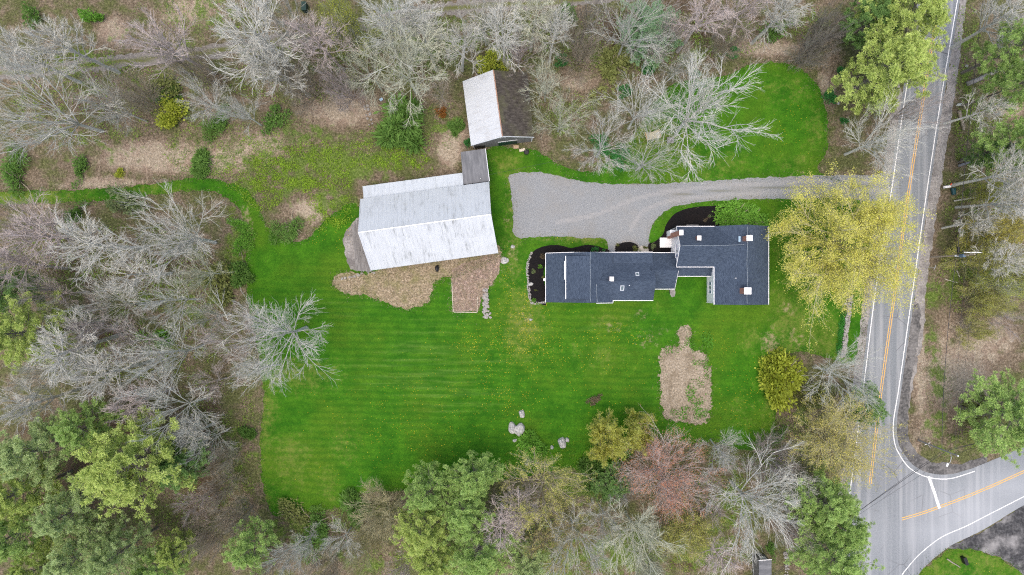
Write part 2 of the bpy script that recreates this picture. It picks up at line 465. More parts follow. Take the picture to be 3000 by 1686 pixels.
# --- walls, wood, brick, stone
m, nt, b = new_mat('white_clapboard', .55, .35)
z = nt.nodes.new('ShaderNodeSeparateXYZ'); L(nt, pos(nt), z.inputs[0])
saw = ma(nt, 'FRACT', ma(nt, 'MULTIPLY', z.outputs[2], 8.0))
n = noi(nt, pos(nt), 1.2, 4)
base(nt, b, mixc(nt, n, (.80, .81, .82), (.88, .88, .88))); bump(nt, b, saw, .15, .01); MAT['clap'] = m
m, nt, b = new_mat('weathered_barn_board', .9, .15)
q = objco(nt)
n = noi(nt, mapv(nt, q, (5, 5, .4)), 1.2, 6, .75)
base(nt, b, ramp(nt, n, [(.25, (.07, .066, .06)), (.5, (.17, .165, .155)), (.75, (.32, .31, .30))])); bump(nt, b, n, .5, .03); MAT['barn_wall'] = m
MAT['white_trim'] = m_plain('white_trim_paint', (.82, .82, .82), .5, .05)
MAT['metal_trim'] = m_plain('galvanised_trim', (.66, .69, .72), .4, .12, 2.0, .3)
m, nt, b = new_mat('red_brick', .9, .2)
q = objco(nt)
br = nt.nodes.new('ShaderNodeTexBrick'); L(nt, mapv(nt, q, (1, 1, 1), (R(90), 0, 0)), br.inputs['Vector'])
br.inputs['Brick Width'].default_value = .21; br.inputs['Row Height'].default_value = .075; br.inputs['Mortar Size'].default_value = .008; br.inputs['Scale'].default_value = 1
br.inputs['Color1'].default_value = (.30, .105, .065, 1); br.inputs['Color2'].default_value = (.42, .18, .12, 1); br.inputs['Mortar'].default_value = (.42, .36, .32, 1)
base(nt, b, mixc(nt, ma(nt, 'MULTIPLY', noi(nt, q, 4, 4), .4), br.outputs[0], (.30, .16, .12))); bump(nt, b, br.outputs[1], -.3, .01); MAT['brick'] = m
m, nt, b = new_mat('grey_weathered_plank', .9, .15)
q = objco(nt)
n = noi(nt, mapv(nt, q, (9, .5, 4)), 1.2, 6, .75)
c = ramp(nt, n, [(.25, (.07, .065, .06)), (.5, (.21, .20, .19)), (.75, (.42, .41, .40))])
c = mixc(nt, ma(nt, 'MULTIPLY', objrand(nt), .45), c, (.12, .115, .11))
base(nt, b, c); bump(nt, b, n, .6, .03); MAT['plank'] = m
m, nt, b = new_mat('peeling_white_plank', .7, .25)
q = objco(nt)
n = noi(nt, mapv(nt, q, (.9, 12, 2)), 1.1, 6, .8)
base(nt, b, mixc(nt, mrange(nt, n, .62, .72), (.80, .80, .79), (.36, .33, .30))); MAT['white_plank'] = m
m, nt, b = new_mat('field_stone', .9, .25)
q = objco(nt)
n = noi(nt, q, 3.5, 6, .75)
c = ramp(nt, n, [(.25, (.12, .115, .105)), (.5, (.33, .32, .305)), (.75, (.62, .61, .59))])
c = mixc(nt, ma(nt, 'MULTIPLY', objrand(nt), .5), c, (.30, .26, .21))
base(nt, b, c); bump(nt, b, n, .7, .06); MAT['stone'] = m
m, nt, b = new_mat('lichen_boulder', .9, .25)
q = objco(nt)
n = noi(nt, q, 2.4, 7, .75); n2 = noi(nt, q, 1.1, 4)
c = ramp(nt, n, [(.3, (.10, .095, .085)), (.5, (.38, .38, .36)), (.68, (.66, .66, .63))])
c = mixc(nt, ma(nt, 'MULTIPLY', mrange(nt, n2, .55, .7), .5), c, (.16, .15, .06))
base(nt, b, c); bump(nt, b, n, .9, .1); MAT['boulder'] = m
MAT['granite'] = m_plain('granite_step', (.42, .39, .34), .85, .25, 6)
MAT['glass_blue'] = m_plain('window_glass_blue', (.02, .075, .22), .08, .2, 2, 0, .6)
MAT['glass_dark'] = m_plain('window_glass_grey', (.10, .14, .15), .08, .3, 2, 0, .6)
MAT['pole_wood'] = m_plain('pole_wood', (.33, .28, .22), .9, .25, 4)
MAT['grey_pole'] = m_plain('grey_pole_wood', (.28, .28, .27), .9, .2, 4)
MAT['steel'] = m_plain('galvanised_steel', (.62, .65, .66), .4, .1, 4, .4)
MAT['trans_blue'] = m_plain('transformer_blue_grey', (.10, .16, .24), .5, .1)
MAT['black'] = m_plain('black_plastic', (.012, .012, .014), .45, .3)
MAT['cable'] = m_plain('black_cable', (.05, .05, .055), .6, .1)
MAT['conductor'] = m_plain('lightning_conductor', (.46, .52, .57), .4, .1, 4, .3)
MAT['red'] = m_plain('red_flag_paint', (.62, .06, .02), .5, .1)
MAT['teal'] = m_plain('dark_teal_plastic', (.012, .06, .07), .4, .25)
MAT['green_door'] = m_plain('dark_green_paint', (.008, .035, .028), .5, .2)
MAT['tan_wood'] = m_plain('tan_wood', (.42, .31, .20), .85, .2, 4)
MAT['pale_wood'] = m_plain('pale_cut_wood', (.60, .54, .44), .85, .15, 4)
MAT['rust_bush'] = None
MAT['net'] = m_plain('beige_hammock_cloth', (.46, .42, .28), .9, .12, 6)
MAT['orange_wood'] = m_plain('orange_spreader_wood', (.50, .26, .06), .7, .1)
MAT['blue_plastic'] = m_plain('pale_blue_plastic', (.32, .45, .55), .5, .1)

# --- bark, twigs, needles, leaves (colour comes from each object's own colour)
m, nt, b = new_mat('bark', .95, .1)
n = noi(nt, mapv(nt, objco(nt), (3, 3, .8)), 2.0, 5, .75)
base(nt, b, mixc(nt, mrange(nt, n, .3, .72), mixc(nt, .5, objcol(nt), (.05, .045, .035)), objcol(nt)))
bump(nt, b, n, .6, .05); MAT['bark'] = m
m, nt, b = new_mat('twig', .95, .1)
base(nt, b, mixc(nt, ma(nt, 'MULTIPLY', island(nt), .6), objcol(nt), mixc(nt, 1.0, objcol(nt), (.55, .52, .48), 'MULTIPLY')))
MAT['twig'] = m
m, nt, b = new_mat('foliage', .75, .2)
t = ma(nt, 'ADD', ma(nt, 'MULTIPLY', attr(nt, 'tone'), .75), ma(nt, 'MULTIPLY', island(nt), .25))
c = mixc(nt, t, mixc(nt, 1.0, objcol(nt), (.45, .52, .38), 'MULTIPLY'), objcol(nt))
base(nt, b, c)
tr = nt.nodes.new('ShaderNodeBsdfTranslucent'); L(nt, c, tr.inputs[0])
mx = nt.nodes.new('ShaderNodeMixShader'); mx.inputs[0].default_value = .42
L(nt, b.outputs[0], mx.inputs[1]); L(nt, tr.outputs[0], mx.inputs[2]); L(nt, mx.outputs[0], nt.nodes['Material Output'].inputs[0])
MAT['foliage'] = m
m, nt, b = new_mat('dandelion', .7, .2)
base(nt, b, mixc(nt, island(nt), (.74, .50, .02), (.84, .70, .06))); MAT['dandelion'] = m

# ------------------------------------------------------------------ the ground
gx = np.unique(np.concatenate([[-4000, -1500, -600, -300, -180, -140], np.arange(-118, 118.1, 1.0), [140, 180, 300, 600, 1500, 4000]]))
gy = np.unique(np.concatenate([[-4000, -1500, -600, -300, -160, -100], np.arange(-70, 70.1, 1.0), [100, 160, 300, 600, 1500, 4000]]))
GX, GY = np.meshgrid(gx, gy)
V = np.stack([GX.ravel(), GY.ravel(), np.zeros(GX.size)], 1)
nx, ny = len(gx), len(gy)
I = (np.arange(ny - 1)[:, None] * nx + np.arange(nx - 1)[None, :]).ravel()
F = np.stack([I, I + 1, I + nx + 1, I + nx], 1)
me = np_mesh('ground', V, F)
GREEN = [(680, 1350, 40, 160, .7), (850, 1560, 160, 50, .7), (560, 900, 90, 60, .65), (400, 880, 120, 40, .6), (250, 1010, 120, 50, .5), (300, 430, 200, 60, .45), (900, 400, 160, 50, .6), (150, 220, 150, 30, .5), (1250, 150, 150, 80, .65), (2000, 170, 150, 30, .55), (1450, 1500, 200, 80, .5), (620, 40, 130, 90, .62), (330, 120, 60, 60, .5), (240, 165, 90, 25, .7), (560, 130, 60, 40, .55), (480, 240, 110, 60, .5), (820, 470, 170, 70, .55), (640, 470, 130, 60, .5),
         (720, 560, 60, 60, .8), (1000, 480, 230, 70, .85), (860, 520, 90, 80, .8), (1140, 420, 90, 40, .55), (980, 590, 90, 60, .75), (1300, 360, 60, 50, .55), (690, 760, 45, 130, .85),
         (640, 860, 60, 60, .75), (500, 860, 60, 60, .55), (470, 1010, 60, 50, .7), (1150, 60, 120, 80, .55), (1350, 110, 120, 90, .6), (1450, 190, 60, 50, .7),
         (1800, 170, 120, 50, .6), (2120, 110, 100, 50, .55), (2400, 60, 80, 40, .55), (1700, 300, 60, 40, .5), (1640, 360, 60, 60, .62), (730, 480, 100, 50, .5), (900, 310, 60, 40, .4),
         (2730, 1010, 22, 60, .85), (2745, 1120, 25, 80, .9), (2740, 1240, 40, 60, .75), (2780, 1310, 60, 35, .7), (2730, 860, 40, 60, .8), (2790, 850, 60, 60, .7), (2860, 800, 70, 60, .75),
         (2900, 1250, 60, 60, .6), (2860, 560, 60, 60, .6), (2830, 180, 30, 150, .6), (2890, 700, 80, 60, .7), (2900, 480, 60, 60, .55),
         (740, 1350, 40, 60, .5), (920, 1540, 90, 60, .8), (1090, 1650, 60, 50, .7), (1020, 1640, 60, 60, .6), (1300, 1520, 60, 60, .6), (1700, 1400, 130, 90, .85), (1850, 1620, 150, 80, .95),
         (1640, 1640, 110, 60, .8), (2040, 1600, 140, 90, .9), (2150, 1480, 70, 120, .8), (2230, 1350, 90, 50, .7), (2400, 1420, 60, 80, .75), (2460, 1350, 60, 60, .6), (2520, 1180, 60, 60, .7), (2380, 1190, 60, 60, .7), (2400, 1650, 80, 60, .6),
         (2350, 1230, 40, 60, .7), (60, 620, 40, 30, .2), (350, 600, 100, 25, .6), (1780, 470, 60, 50, .85)]
TAN = [(640, 470, 120, 50, .8), (760, 430, 130, 60, .7), (470, 460, 220, 60, .8), (300, 540, 160, 30, .7), (1000, 320, 130, 60, .75), (1320, 440, 40, 60, .95), (1340, 390, 40, 40, .7), (560, 30, 120, 60, .7),
       (330, 90, 60, 50, .7), (2800, 1100, 130, 120, .8), (2850, 1000, 150, 100, .7), (2700, 1100, 25, 160, .8), (2720, 1250, 50, 60, .6), (910, 620, 60, 40, .9), (730, 640, 30, 60, .7), (100, 600, 120, 15, .6),
       (2250, 140, 130, 30, .75), (2420, 250, 40, 60, .6), (1700, 240, 80, 40, .6), (2720, 620, 40, 80, .5), (2960, 320, 40, 30, .9), (2680, 1320, 20, 40, .6)]
DARK = [(600, 1350, 90, 200, .75), (800, 1600, 260, 80, .7), (520, 800, 160, 90, .6), (420, 1150, 200, 70, .65), (150, 700, 200, 70, .5), (1500, 150, 200, 60, .5), (2330, 1480, 60, 120, .6), (1950, 1480, 120, 50, .45), (2250, 60, 150, 50, .6), (2930, 850, 90, 60, .4), (250, 330, 250, 70, .62), (470, 290, 90, 40, .85), (620, 240, 80, 40, .6), (100, 480, 90, 40, .5), (200, 780, 230, 40, .55), (370, 830, 200, 40, .6), (330, 980, 140, 30, .95), (600, 1180, 70, 120, .6), (300, 1250, 330, 60, .7),
        (250, 1450, 330, 190, .75), (620, 1420, 120, 120, .6), (700, 1600, 160, 90, .6), (1000, 1640, 160, 50, .5), (880, 160, 120, 40, .5), (1100, 170, 200, 60, .45), (1790, 70, 60, 50, .85), (1800, 130, 90, 35, .75), (2050, 100, 160, 60, .55), (1980, 20, 90, 40, .6),
        (2420, 110, 100, 60, .65), (2540, 250, 60, 80, .55), (2860, 380, 70, 160, .55), (2840, 120, 40, 100, .5), (2900, 620, 90, 60, .45), (2480, 1010, 40, 40, .3), (1620, 190, 60, 30, .5), (1420, 200, 60, 30, .6),
        (1420, 1600, 200, 60, .55), (2020, 1650, 90, 30, .95), (2300, 1640, 40, 60, .8), (1700, 1500, 100, 60, .5), (2420, 1300, 60, 120, .55), (1080, 310, 60, 50, .6)]
for an, lst in (('green', GREEN), ('tan', TAN), ('dark', DARK)):
    a = me.attributes.new(an, 'FLOAT', 'POINT')
    a.data.foreach_set('value', blobs(lst)(V[:, 0], V[:, 1]).astype(np.float32))
tag(link('ground', me, MAT['ground']), kind='structure')

# outlines in photo pixels (full frame 2576 wide picture -> K2)
LAWN = px_poly([(-60, 485), (200, 479), (350, 467), (450, 453), (520, 449), (580, 462), (625, 480), (650, 520), (668, 560), (690, 590), (722, 607), (770, 602), (812, 562), (850, 530), (890, 512), (960, 560), (1100, 560),
                (1215, 470), (1226, 375), (1290, 373), (1350, 380), (1385, 402), (1430, 425), (1500, 430), (1545, 385), (1600, 330), (1640, 265), (1690, 215), (1760, 200), (1830, 190), (1872, 168), (1930, 157), (1990, 163), (2040, 195),
                (2070, 245), (2082, 310), (2080, 380), (2060, 432), (2140, 470), (2185, 500), (2190, 560), (2190, 660), (2178, 740), (2172, 800), (2163, 880), (2140, 920), (2080, 900), (2010, 885), (1965, 900), (1952, 960), (1950, 1040), (1940, 1120),
                (1860, 1130), (1790, 1110), (1700, 1120), (1640, 1100), (1570, 1160), (1500, 1190), (1420, 1180), (1320, 1200), (1220, 1215), (1100, 1222), (1010, 1234), (925, 1240), (880, 1268), (810, 1286), (740, 1300), (690, 1296), (668, 1250),
                (656, 1180), (655, 1090), (664, 1010), (655, 930), (640, 850), (624, 760), (622, 690), (618, 630), (612, 570), (600, 525), (560, 492), (490, 480), (330, 497), (200, 508), (-60, 513)], K2)
worn = blobs([(760, 1210, 60, 160, .85), (900, 1100, 120, 60, .75), (960, 1420, 40, 80, .6), (850, 1350, 90, 100, .7), (1010, 1300, 60, 90, .55), (1080, 1440, 90, 40, .55), (1530, 950, 80, 130, .8), (1500, 760, 40, 160, .7), (1480, 480, 60, 40, .75), (1500, 590, 30, 120, .7),
              (1750, 1050, 120, 60, .5), (2310, 950, 80, 160, .75), (2400, 1000, 100, 120, .7), (2280, 700, 30, 120, .6), (2200, 990, 60, 60, .6), (1900, 400, 160, 90, .8), (2080, 480, 150, 60, .6), (2300, 260, 120, 70, .5), (2390, 380, 40, 120, .6),
              (2330, 480, 90, 30, .6), (1700, 705, 140, 14, .9), (1610, 700, 60, 14, .5), (2260, 1130, 40, 160, .7), (2180, 1200, 90, 80, .45), (1780, 940, 100, 30, .6), (1950, 870, 60, 60, .4), (770, 1450, 60, 60, .6), (60, 580, 260, 40, .8), (400, 555, 200, 35, .6), (2480, 830, 30, 200, .8), (820, 900, 90, 60, .3)])
dry = blobs([(2250, 1000, 30, 40, .75), (1900, 1000, 50, 30, .6), (1505, 740, 25, 50, .6), (1500, 790, 25, 50, .5), (1490, 640, 25, 30, .55), (1540, 930, 40, 60, .5), (1880, 920, 40, 20, .6), (1790, 960, 60, 20, .55), (1930, 965, 60, 18, .5), (2310, 905, 30, 25, .7), (2330, 990, 40, 40, .6),
             (730, 690, 20, 60, .8), (720, 640, 20, 60, .8), (760, 600, 30, 30, .5), (1750, 430, 60, 30, .6), (2360, 250, 25, 40, .5), (2350, 515, 60, 14, .6), (1780, 500, 50, 14, .7), (2260, 1010, 30, 60, .8), (1690, 1160, 20, 20, .3), (2480, 1060, 30, 60, .6)])
mown = blobs([(1250, 1100, 520, 330, 1.12), (1000, 900, 300, 120, 1.05), (1800, 960, 330, 100, 1.0), (1850, 1150, 330, 150, .95), (1500, 1320, 350, 120, .9), (950, 1300, 200, 200, .85)])
tag(sheet('lawn', LAWN, .010, MAT['lawn'], .5, .35, True, 1.2, attrs={'worn': worn, 'dry': dry, 'mown': mown}), kind='structure')
LAWN2 = px_poly([(2688, 1692), (2735, 1645), (2790, 1606), (2850, 1612), (2920, 1632), (2960, 1658), (3005, 1672), (3080, 1820), (2655, 1820)])
one = lambda v: (lambda X, Y: np.full(X.shape, v))
tag(sheet('lawn', LAWN2, .010, MAT['lawn'], .5, .35, True, 1.2, attrs={'worn': one(.55), 'dry': one(.1), 'mown': one(0)}), kind='structure')

DRIVE = px_poly([(1283, 440), (1286, 480), (1291, 540), (1297, 594), (1350, 597), (1420, 596), (1470, 599), (1518, 602), (1530, 626), (1534, 645), (1636, 645), (1632, 606), (1638, 575), (1655, 548), (1690, 524), (1740, 511), (1820, 505), (1900, 501),
                 (2000, 500), (2120, 500), (2180, 508), (2215, 540), (2250, 545), (2262, 440), (2225, 438), (2180, 440), (2110, 441), (2000, 444), (1900, 448), (1800, 455), (1700, 461), (1600, 464), (1520, 463), (1460, 456), (1400, 443), (1350, 435)], K2)
def near(lines, w):
    segs = []
    for l in lines:
        q = densify(px_poly(l, K2), 2.0, False)
        segs += list(zip(q[:-1], q[1:]))
    def fn(X, Y):
        d = np.full(X.shape, 1e9)
        for (x1, y1), (x2, y2) in segs:
            vx, vy = x2 - x1, y2 - y1
            t = np.clip(((X - x1) * vx + (Y - y1) * vy) / (vx * vx + vy * vy), 0, 1)
            d = np.minimum(d, np.hypot(X - x1 - t * vx, Y - y1 - t * vy))
        return np.exp(-(d / w) ** 2)
    return fn
CL = [(2235, 470), (2110, 468), (1980, 472), (1860, 477), (1760, 485), (1690, 492)]
rut = near([[(x, y - 12) for x, y in CL], [(x, y + 12) for x, y in CL], [(1690, 480), (1600, 500), (1500, 540), (1400, 560)], [(1690, 504), (1620, 530), (1585, 580)]], .55)
strip = near([CL], .35)
tag(sheet('driveway', DRIVE, .020, MAT['gravel'], .35, .22, True, .6, attrs={'rut': rut, 'strip': strip}), kind='structure')
TRACK = [(-60, 215), (100, 210), (217, 197), (400, 177), (560, 160), (700, 138), (850, 112), (1000, 85), (1200, 42), (1400, 18), (1600, 10), (1800, -15), (2000, -40)]
TRACKP = px_poly([(x, y - 19) for x, y in TRACK] + [(x, y + 19) for x, y in TRACK[::-1]])
tcl = [[(x / K2, y / K2) for x, y in TRACK]]
tag(sheet('dirt_track', TRACKP, .012, MAT['track'], .5, .7, True, .7, attrs={'strip': near(tcl, .55)}), kind='structure')

LW = [(2729, -200), (2697, 0), (2652, 281), (2611, 562), (2566, 843), (2531, 1124), (2502, 1353), (2489, 1450), (2478, 1560), (2470, 1686), (2462, 1900)]
RW = [(2837, -200), (2805, 0), (2758, 281), (2715, 562), (2675, 843), (2635, 1124), (2617, 1240), (2621, 1299), (2633, 1329), (2654, 1361), (2680, 1383), (2716, 1398), (2755, 1404), (2793, 1401), (2856, 1381), (2930, 1352), (3000, 1322), (3160, 1252)]
RE = [(2845, -200), (2813, 0), (2766, 281), (2723, 562), (2683, 843), (2643, 1124), (2627, 1240), (2631, 1296), (2642, 1320), (2662, 1350), (2687, 1371), (2720, 1386), (2757, 1391), (2795, 1388), (2860, 1368), (2930, 1339), (3000, 1308), (3160, 1238)]
ROAD = px_poly(RE + [(3160, 1400), (3000, 1480), (2900, 1541), (2840, 1573), (2788, 1598), (2735, 1638), (2692, 1682), (2668, 1740), (2655, 1900)] + [(x - 9, y) for x, y in LW[::-1]])
pale = blobs([(2850, 1500, 160, 90, 1), (2760, 1560, 120, 60, .9), (2960, 1430, 160, 60, .9), (2560, 1560, 60, 100, .5)])
road = tag(sheet('road', ROAD, .024, MAT['road'], .8, .06, True, 2.0, attrs={'pale': pale}), kind='structure')
ZP = .030
def pxl(l): return [tuple(P(x, y)[:2]) for x, y in l]
ribbon('edge_line', pxl(LW), .15, ZP, MAT['white_paint'], road)
ribbon('edge_line', pxl(RW[:-3]), .16, ZP, MAT['white_paint'], road)
ribbon('edge_line', pxl([(3160, 1372), (3000, 1455), (2900, 1506), (2832, 1541), (2770, 1568), (2735, 1590), (2689, 1629), (2655, 1668), (2640, 1690), (2610, 1760)]), .15, ZP, MAT['white_paint'], road)
YC = [(2783, -200), (2751, 0), (2706, 281), (2662, 562), (2623, 843), (2584, 1124), (2565, 1280), (2549, 1418)]
for s in (-1, 1):
    ribbon('centre_line', pxl([(x + s * 2.9, y) for x, y in YC]), .14, ZP, MAT['yellow_paint'], road)
    ribbon('centre_line', pxl([(x, y + s * 3.0) for x, y in [(2642, 1521), (2700, 1504), (2751, 1486), (2830, 1456), (2920, 1418), (3000, 1382), (3160, 1312)]]), .14, ZP, MAT['yellow_paint'], road)
ribbon('stop_line', pxl([(2720, 1396), (2736, 1440), (2752, 1490)]), .5, ZP + .003, MAT['white_paint'], road, smooth=False)
# road edges
SH = px_poly(RE[:6] + [(2627, 1240)] + [(2655, 1240), (2676, 1124), (2706, 960), (2714, 843), (2753, 562), (2797, 281), (2832, 0), (2866, -200)])
tag(sheet('road_shoulder', SH, .014, MAT['shoulder'], .6, .35, True, 2.5), kind='structure')
SHL = px_poly([(x - 7, y) for x, y in LW[2:8]] + [(x - 33, y) for x, y in LW[2:8][::-1]])
tag(sheet('road_shoulder', SHL, .0155, MAT['shoulder'], .6, .35, True, 2.5), kind='structure')
DS = px_poly([(2676, 900), (2660, 1020), (2640, 1124), (2624, 1240), (2628, 1298), (2640, 1324), (2660, 1354), (2685, 1375), (2720, 1389), (2757, 1394), (2795, 1391), (2860, 1371), (2893, 1356), (2885, 1336), (2845, 1350), (2800, 1362), (2774, 1354), (2743, 1358), (2712, 1347), (2684, 1322), (2664, 1290), (2660, 1240), (2668, 1124), (2690, 1000), (2697, 900)])
tag(sheet('road_verge_soil', DS, .018, MAT['dark_soil'], .5, .3, True, 2.5), kind='structure')
LOT = px_poly([(2776, 1606), (2840, 1576), (2900, 1545), (2960, 1506), (3000, 1478), (3160, 1398), (3160, 1740), (3010, 1690), (2965, 1655), (2920, 1630), (2850, 1610)])
tag(sheet('parking_lot', LOT, .0165, MAT['wet_lot'], .5, .3, True, 2.5), kind='structure')

# planting beds, dug soil, rough grass
def z5(l): return px_poly([(1540 + x / 4.828, 650 + y / 4.828) for x, y in l])
def z6(l): return px_poly([(1880 + x / 4.828, 600 + y / 4.828) for x, y in l])
BED1 = z5([(300, 1142), (180, 1145), (80, 1140), (45, 1040), (35, 900), (28, 760), (30, 640), (60, 500), (120, 410), (200, 370), (290, 340), (430, 328), (530, 345), (630, 372), (730, 355), (850, 328), (960, 335), (1080, 370), (1190, 410), (1180, 520), (320, 560)])
BED2 = z5([(1258, 440), (1278, 340), (1370, 297), (1480, 290), (1570, 320), (1604, 380), (1600, 520), (1260, 520)])
BED3 = z6([(92, 720), (96, 560), (160, 535), (230, 490), (300, 420), (330, 320), (385, 220), (470, 130), (600, 70), (800, 30), (1050, 15), (1300, 12), (1480, 25), (1600, 75), (1690, 160), (1735, 260), (1735, 330), (1500, 420), (700, 500), (420, 740)])
for bp in (BED1, BED2, BED3):
    tag(sheet('mulch_bed', bp, .034, MAT['mulch'], .25, .06, True, 1.5), kind='structure')
SOIL = px_poly([(1668, 880), (1690, 868), (1706, 876), (1707, 830), (1738, 826), (1738, 872), (1760, 880), (1780, 900), (1787, 950), (1789, 1030), (1780, 1060), (1752, 1068), (1700, 1060), (1670, 1050), (1660, 1000), (1660, 940)], K2)
tag(sheet('tilled_garden_soil', SOIL, .022, MAT['soil'], .2, .75, True, 1.5), kind='structure')
DRY1 = px_poly([(930, 690), (870, 682), (842, 696), (837, 716), (868, 738), (920, 744), (960, 758), (1005, 776), (1040, 778), (1078, 760), (1090, 732), (1096, 708), (1150, 690), (1230, 660), (1262, 628), (1200, 610), (1000, 650)], K2)
DRY2 = px_poly([(1137, 708), (1139, 784), (1203, 785), (1210, 752), (1232, 722), (1254, 690), (1262, 640), (1180, 655), (1138, 680)], K2)
tag(sheet('dry_grass_patch', DRY1, .016, MAT['dry_grass'], .4, .5, True, 1.5), kind='structure')
tag(sheet('dead_reed_patch', DRY2, .020, MAT['reed'], .4, .35, False, 1.5), kind='structure')
tag(sheet('gravel_apron', px_poly([(1006, 700), (1030, 660), (1045, 640), (1060, 650), (1080, 780), (1040, 792), (1020, 775)]), .019, MAT['shoulder'], .4, .3, True, 1.5), kind='structure')
tag(sheet('gravel_splash', z6([(395, 1190), (470, 1190), (466, 1300), (430, 1312), (404, 1270)]), .019, MAT['shoulder'], .3, .1, True, 1.5), kind='structure')

# ------------------------------------------------------------------ buildings
def roof_slab(name, pts, th, mat, parent, udir=None):
    s = MB().slab(pts, th)
    o = s.build(name, mat, parent)
    me = o.data
    q = [Vector(p) for p in pts]
    nrm = (q[1] - q[0]).cross(q[2] - q[0]).normalized()
    u = Vector(udir).normalized() if udir is not None else (q[1] - q[0]).normalized()
    v = nrm.cross(u)
    uv = me.uv_layers.new(name='UVMap')
    off = parent.location + (parent.parent.location if parent.parent else Vector()) if parent else Vector()
    for lp in me.loops:
        c = me.vertices[lp.vertex_index].co + off
        uv.data[lp.index].uv = (c.dot(u), c.dot(v))
    return o

def lerp(a, b, t): return Vector(a) * (1 - t) + Vector(b) * t

def gable_walls(name, e1a, e1b, e2b, e2a, ra, rb, mat, parent, over=.3, drop=.22, endover=.3):
    """solid under a gable roof: eave 1 runs a->b, eave 2 a->b, ridge a->b"""
    def at(e, r):
        run = (Vector(e).to_2d() - Vector(r).to_2d()).length
        return lerp(e, r, over / run) - Vector((0, 0, drop))
    d = (Vector(rb) - Vector(ra)).normalized() * endover
    A1, B1, A2, B2 = at(e1a, ra) + d, at(e1b, rb) - d, at(e2a, ra) + d, at(e2b, rb) - d
    RA, RB = Vector(ra) + d - Vector((0, 0, drop)), Vector(rb) - d - Vector((0, 0, drop))
    g = lambda p: Vector((p.x, p.y, 0))
    vs_ = [g(A1), g(B1), g(B2), g(A2), A1, B1, B2, A2, RA, RB]
    fs_ = [(0, 1, 2, 3), (0, 1, 5, 4), (3, 2, 6, 7), (0, 4, 8, 7, 3), (1, 5, 9, 6, 2), (4, 5, 9, 8), (7, 6, 9, 8)]
    return MB().add(vs_, fs_).build(name, mat, parent)

def window(parent, c, w, h, face, glass='glass_dark', name='window', shutter=False):
    """window on a vertical wall; face = outward direction ('W','E','N','S')"""
    dx, dy = {'W': (-1, 0), 'E': (1, 0), 'N': (0, 1), 'S': (0, -1)}[face]
    c = Vector(c); n = Vector((dx, dy, 0)); t = Vector((-dy, dx, 0))
    def bx(mb, off, along, wid, hei, z, dep):
        q = c + n * off + t * along + Vector((0, 0, z))
        size = (abs(n.x) * dep + abs(t.x) * wid, abs(n.y) * dep + abs(t.y) * wid, hei)
        mb.box(q, size)
    f = MB(); k = .09
    bx(f, .03, 0, w + 2 * k, k, h / 2 + k / 2, .08); bx(f, .05, 0, w + 2 * k + .08, k, -h / 2 - k / 2, .14)
    for s in (-1, 1): bx(f, .03, s * (w / 2 + k / 2), k, h, 0, .08)
    bx(f, .025, 0, w, .05, 0, .05)
    fo = f.build(name, MAT['white_trim'], parent)
    pb = MB(); bx(pb, .01, 0, w, h, 0, .03)
    pb.build('pane', MAT[glass], fo)
    return fo

def chimney(parent, cx, cy, z0, z1, sx, sy, cap='white_trim', name='chimney', flash=False, rz=0):
    s = MB().box((cx, cy, (z0 + z1) / 2), (sx, sy, z1 - z0), rz)
    s.box((cx, cy, z1 - .12), (sx + .12, sy + .12, .14), rz)
    o = s.build(name, MAT['brick'], parent)
    MB().box((cx, cy, z1 + .06), (sx + .16, sy + .16, .12), rz).build('cap', MAT[cap], o, bevel=.02)
    return o

# --- farmhouse: main block, west wing, lean-to, connector, carriage house and garage under one run of roofs
fh = empty('farmhouse', (27, 4, 0))
tag(fh, 'long white farmhouse with connected dark slate shingle roofs and brick chimneys', 'house')
TH = .16
WX, RX_, EX, NY, SY, ZE, ZR = 35.36, 40.07, 44.79, 10.73, -2.98, 5.5, 8.3
r1 = roof_slab('roof', [(WX, SY, ZE), (RX_, SY, ZR), (RX_, NY, ZR), (WX, NY, ZE)], TH, MAT['shingle'], fh, (0, 1, 0))
roof_slab('roof', [(RX_, SY, ZR), (EX, SY, ZE), (EX, NY, ZE), (RX_, NY, ZR)], TH, MAT['shingle'], fh, (0, 1, 0))
gable_walls('wall', (WX, SY, ZE), (WX, NY, ZE), (EX, NY, ZE), (EX, SY, ZE), (RX_, SY, ZR), (RX_, NY, ZR), MAT['clap'], fh, .3, .24, .18)
wx0, wx1, wyN, wyR, wyS, wzR = 28.75, 39.9, 10.62, 7.14, 3.66, 8.05
roof_slab('roof', [(wx0, wyR, wzR), (wx1, wyR, wzR), (wx1 - .3, wyN, ZE), (wx0, wyN, ZE)], TH, MAT['shingle'], fh, (1, 0, 0))
roof_slab('roof', [(wx0, wyS, ZE), (wx1 - .3, wyS, ZE), (wx1, wyR, wzR), (wx0, wyR, wzR)], TH, MAT['shingle'], fh, (1, 0, 0))
gable_walls('wall', (wx0, wyS, ZE), (36.5, wyS, ZE), (36.5, wyN, ZE), (wx0, wyN, ZE), (wx0, wyR, wzR), (36.5, wyR, wzR), MAT['clap'], fh, .3, .24, .35)
# lean-to between wing and courtyard
roof_slab('roof', [(29.3, 2.08, 2.75), (35.64, 2.08, 2.75), (35.64, 3.93, 3.65), (29.3, 3.93, 3.65)], .12, MAT['shingle'], fh, (1, 0, 0))
MB().add([(29.45, 2.3, 0), (35.6, 2.3, 0), (35.6, 3.9, 0), (29.45, 3.9, 0), (29.45, 2.3, 2.7), (35.6, 2.3, 2.7), (35.6, 3.9, 3.45), (29.45, 3.9, 3.45)],
         [(0, 1, 2, 3), (4, 5, 6, 7), (0, 1, 5, 4), (1, 2, 6, 5), (2, 3, 7, 6), (3, 0, 4, 7)]).build('wall', MAT['clap'], fh)
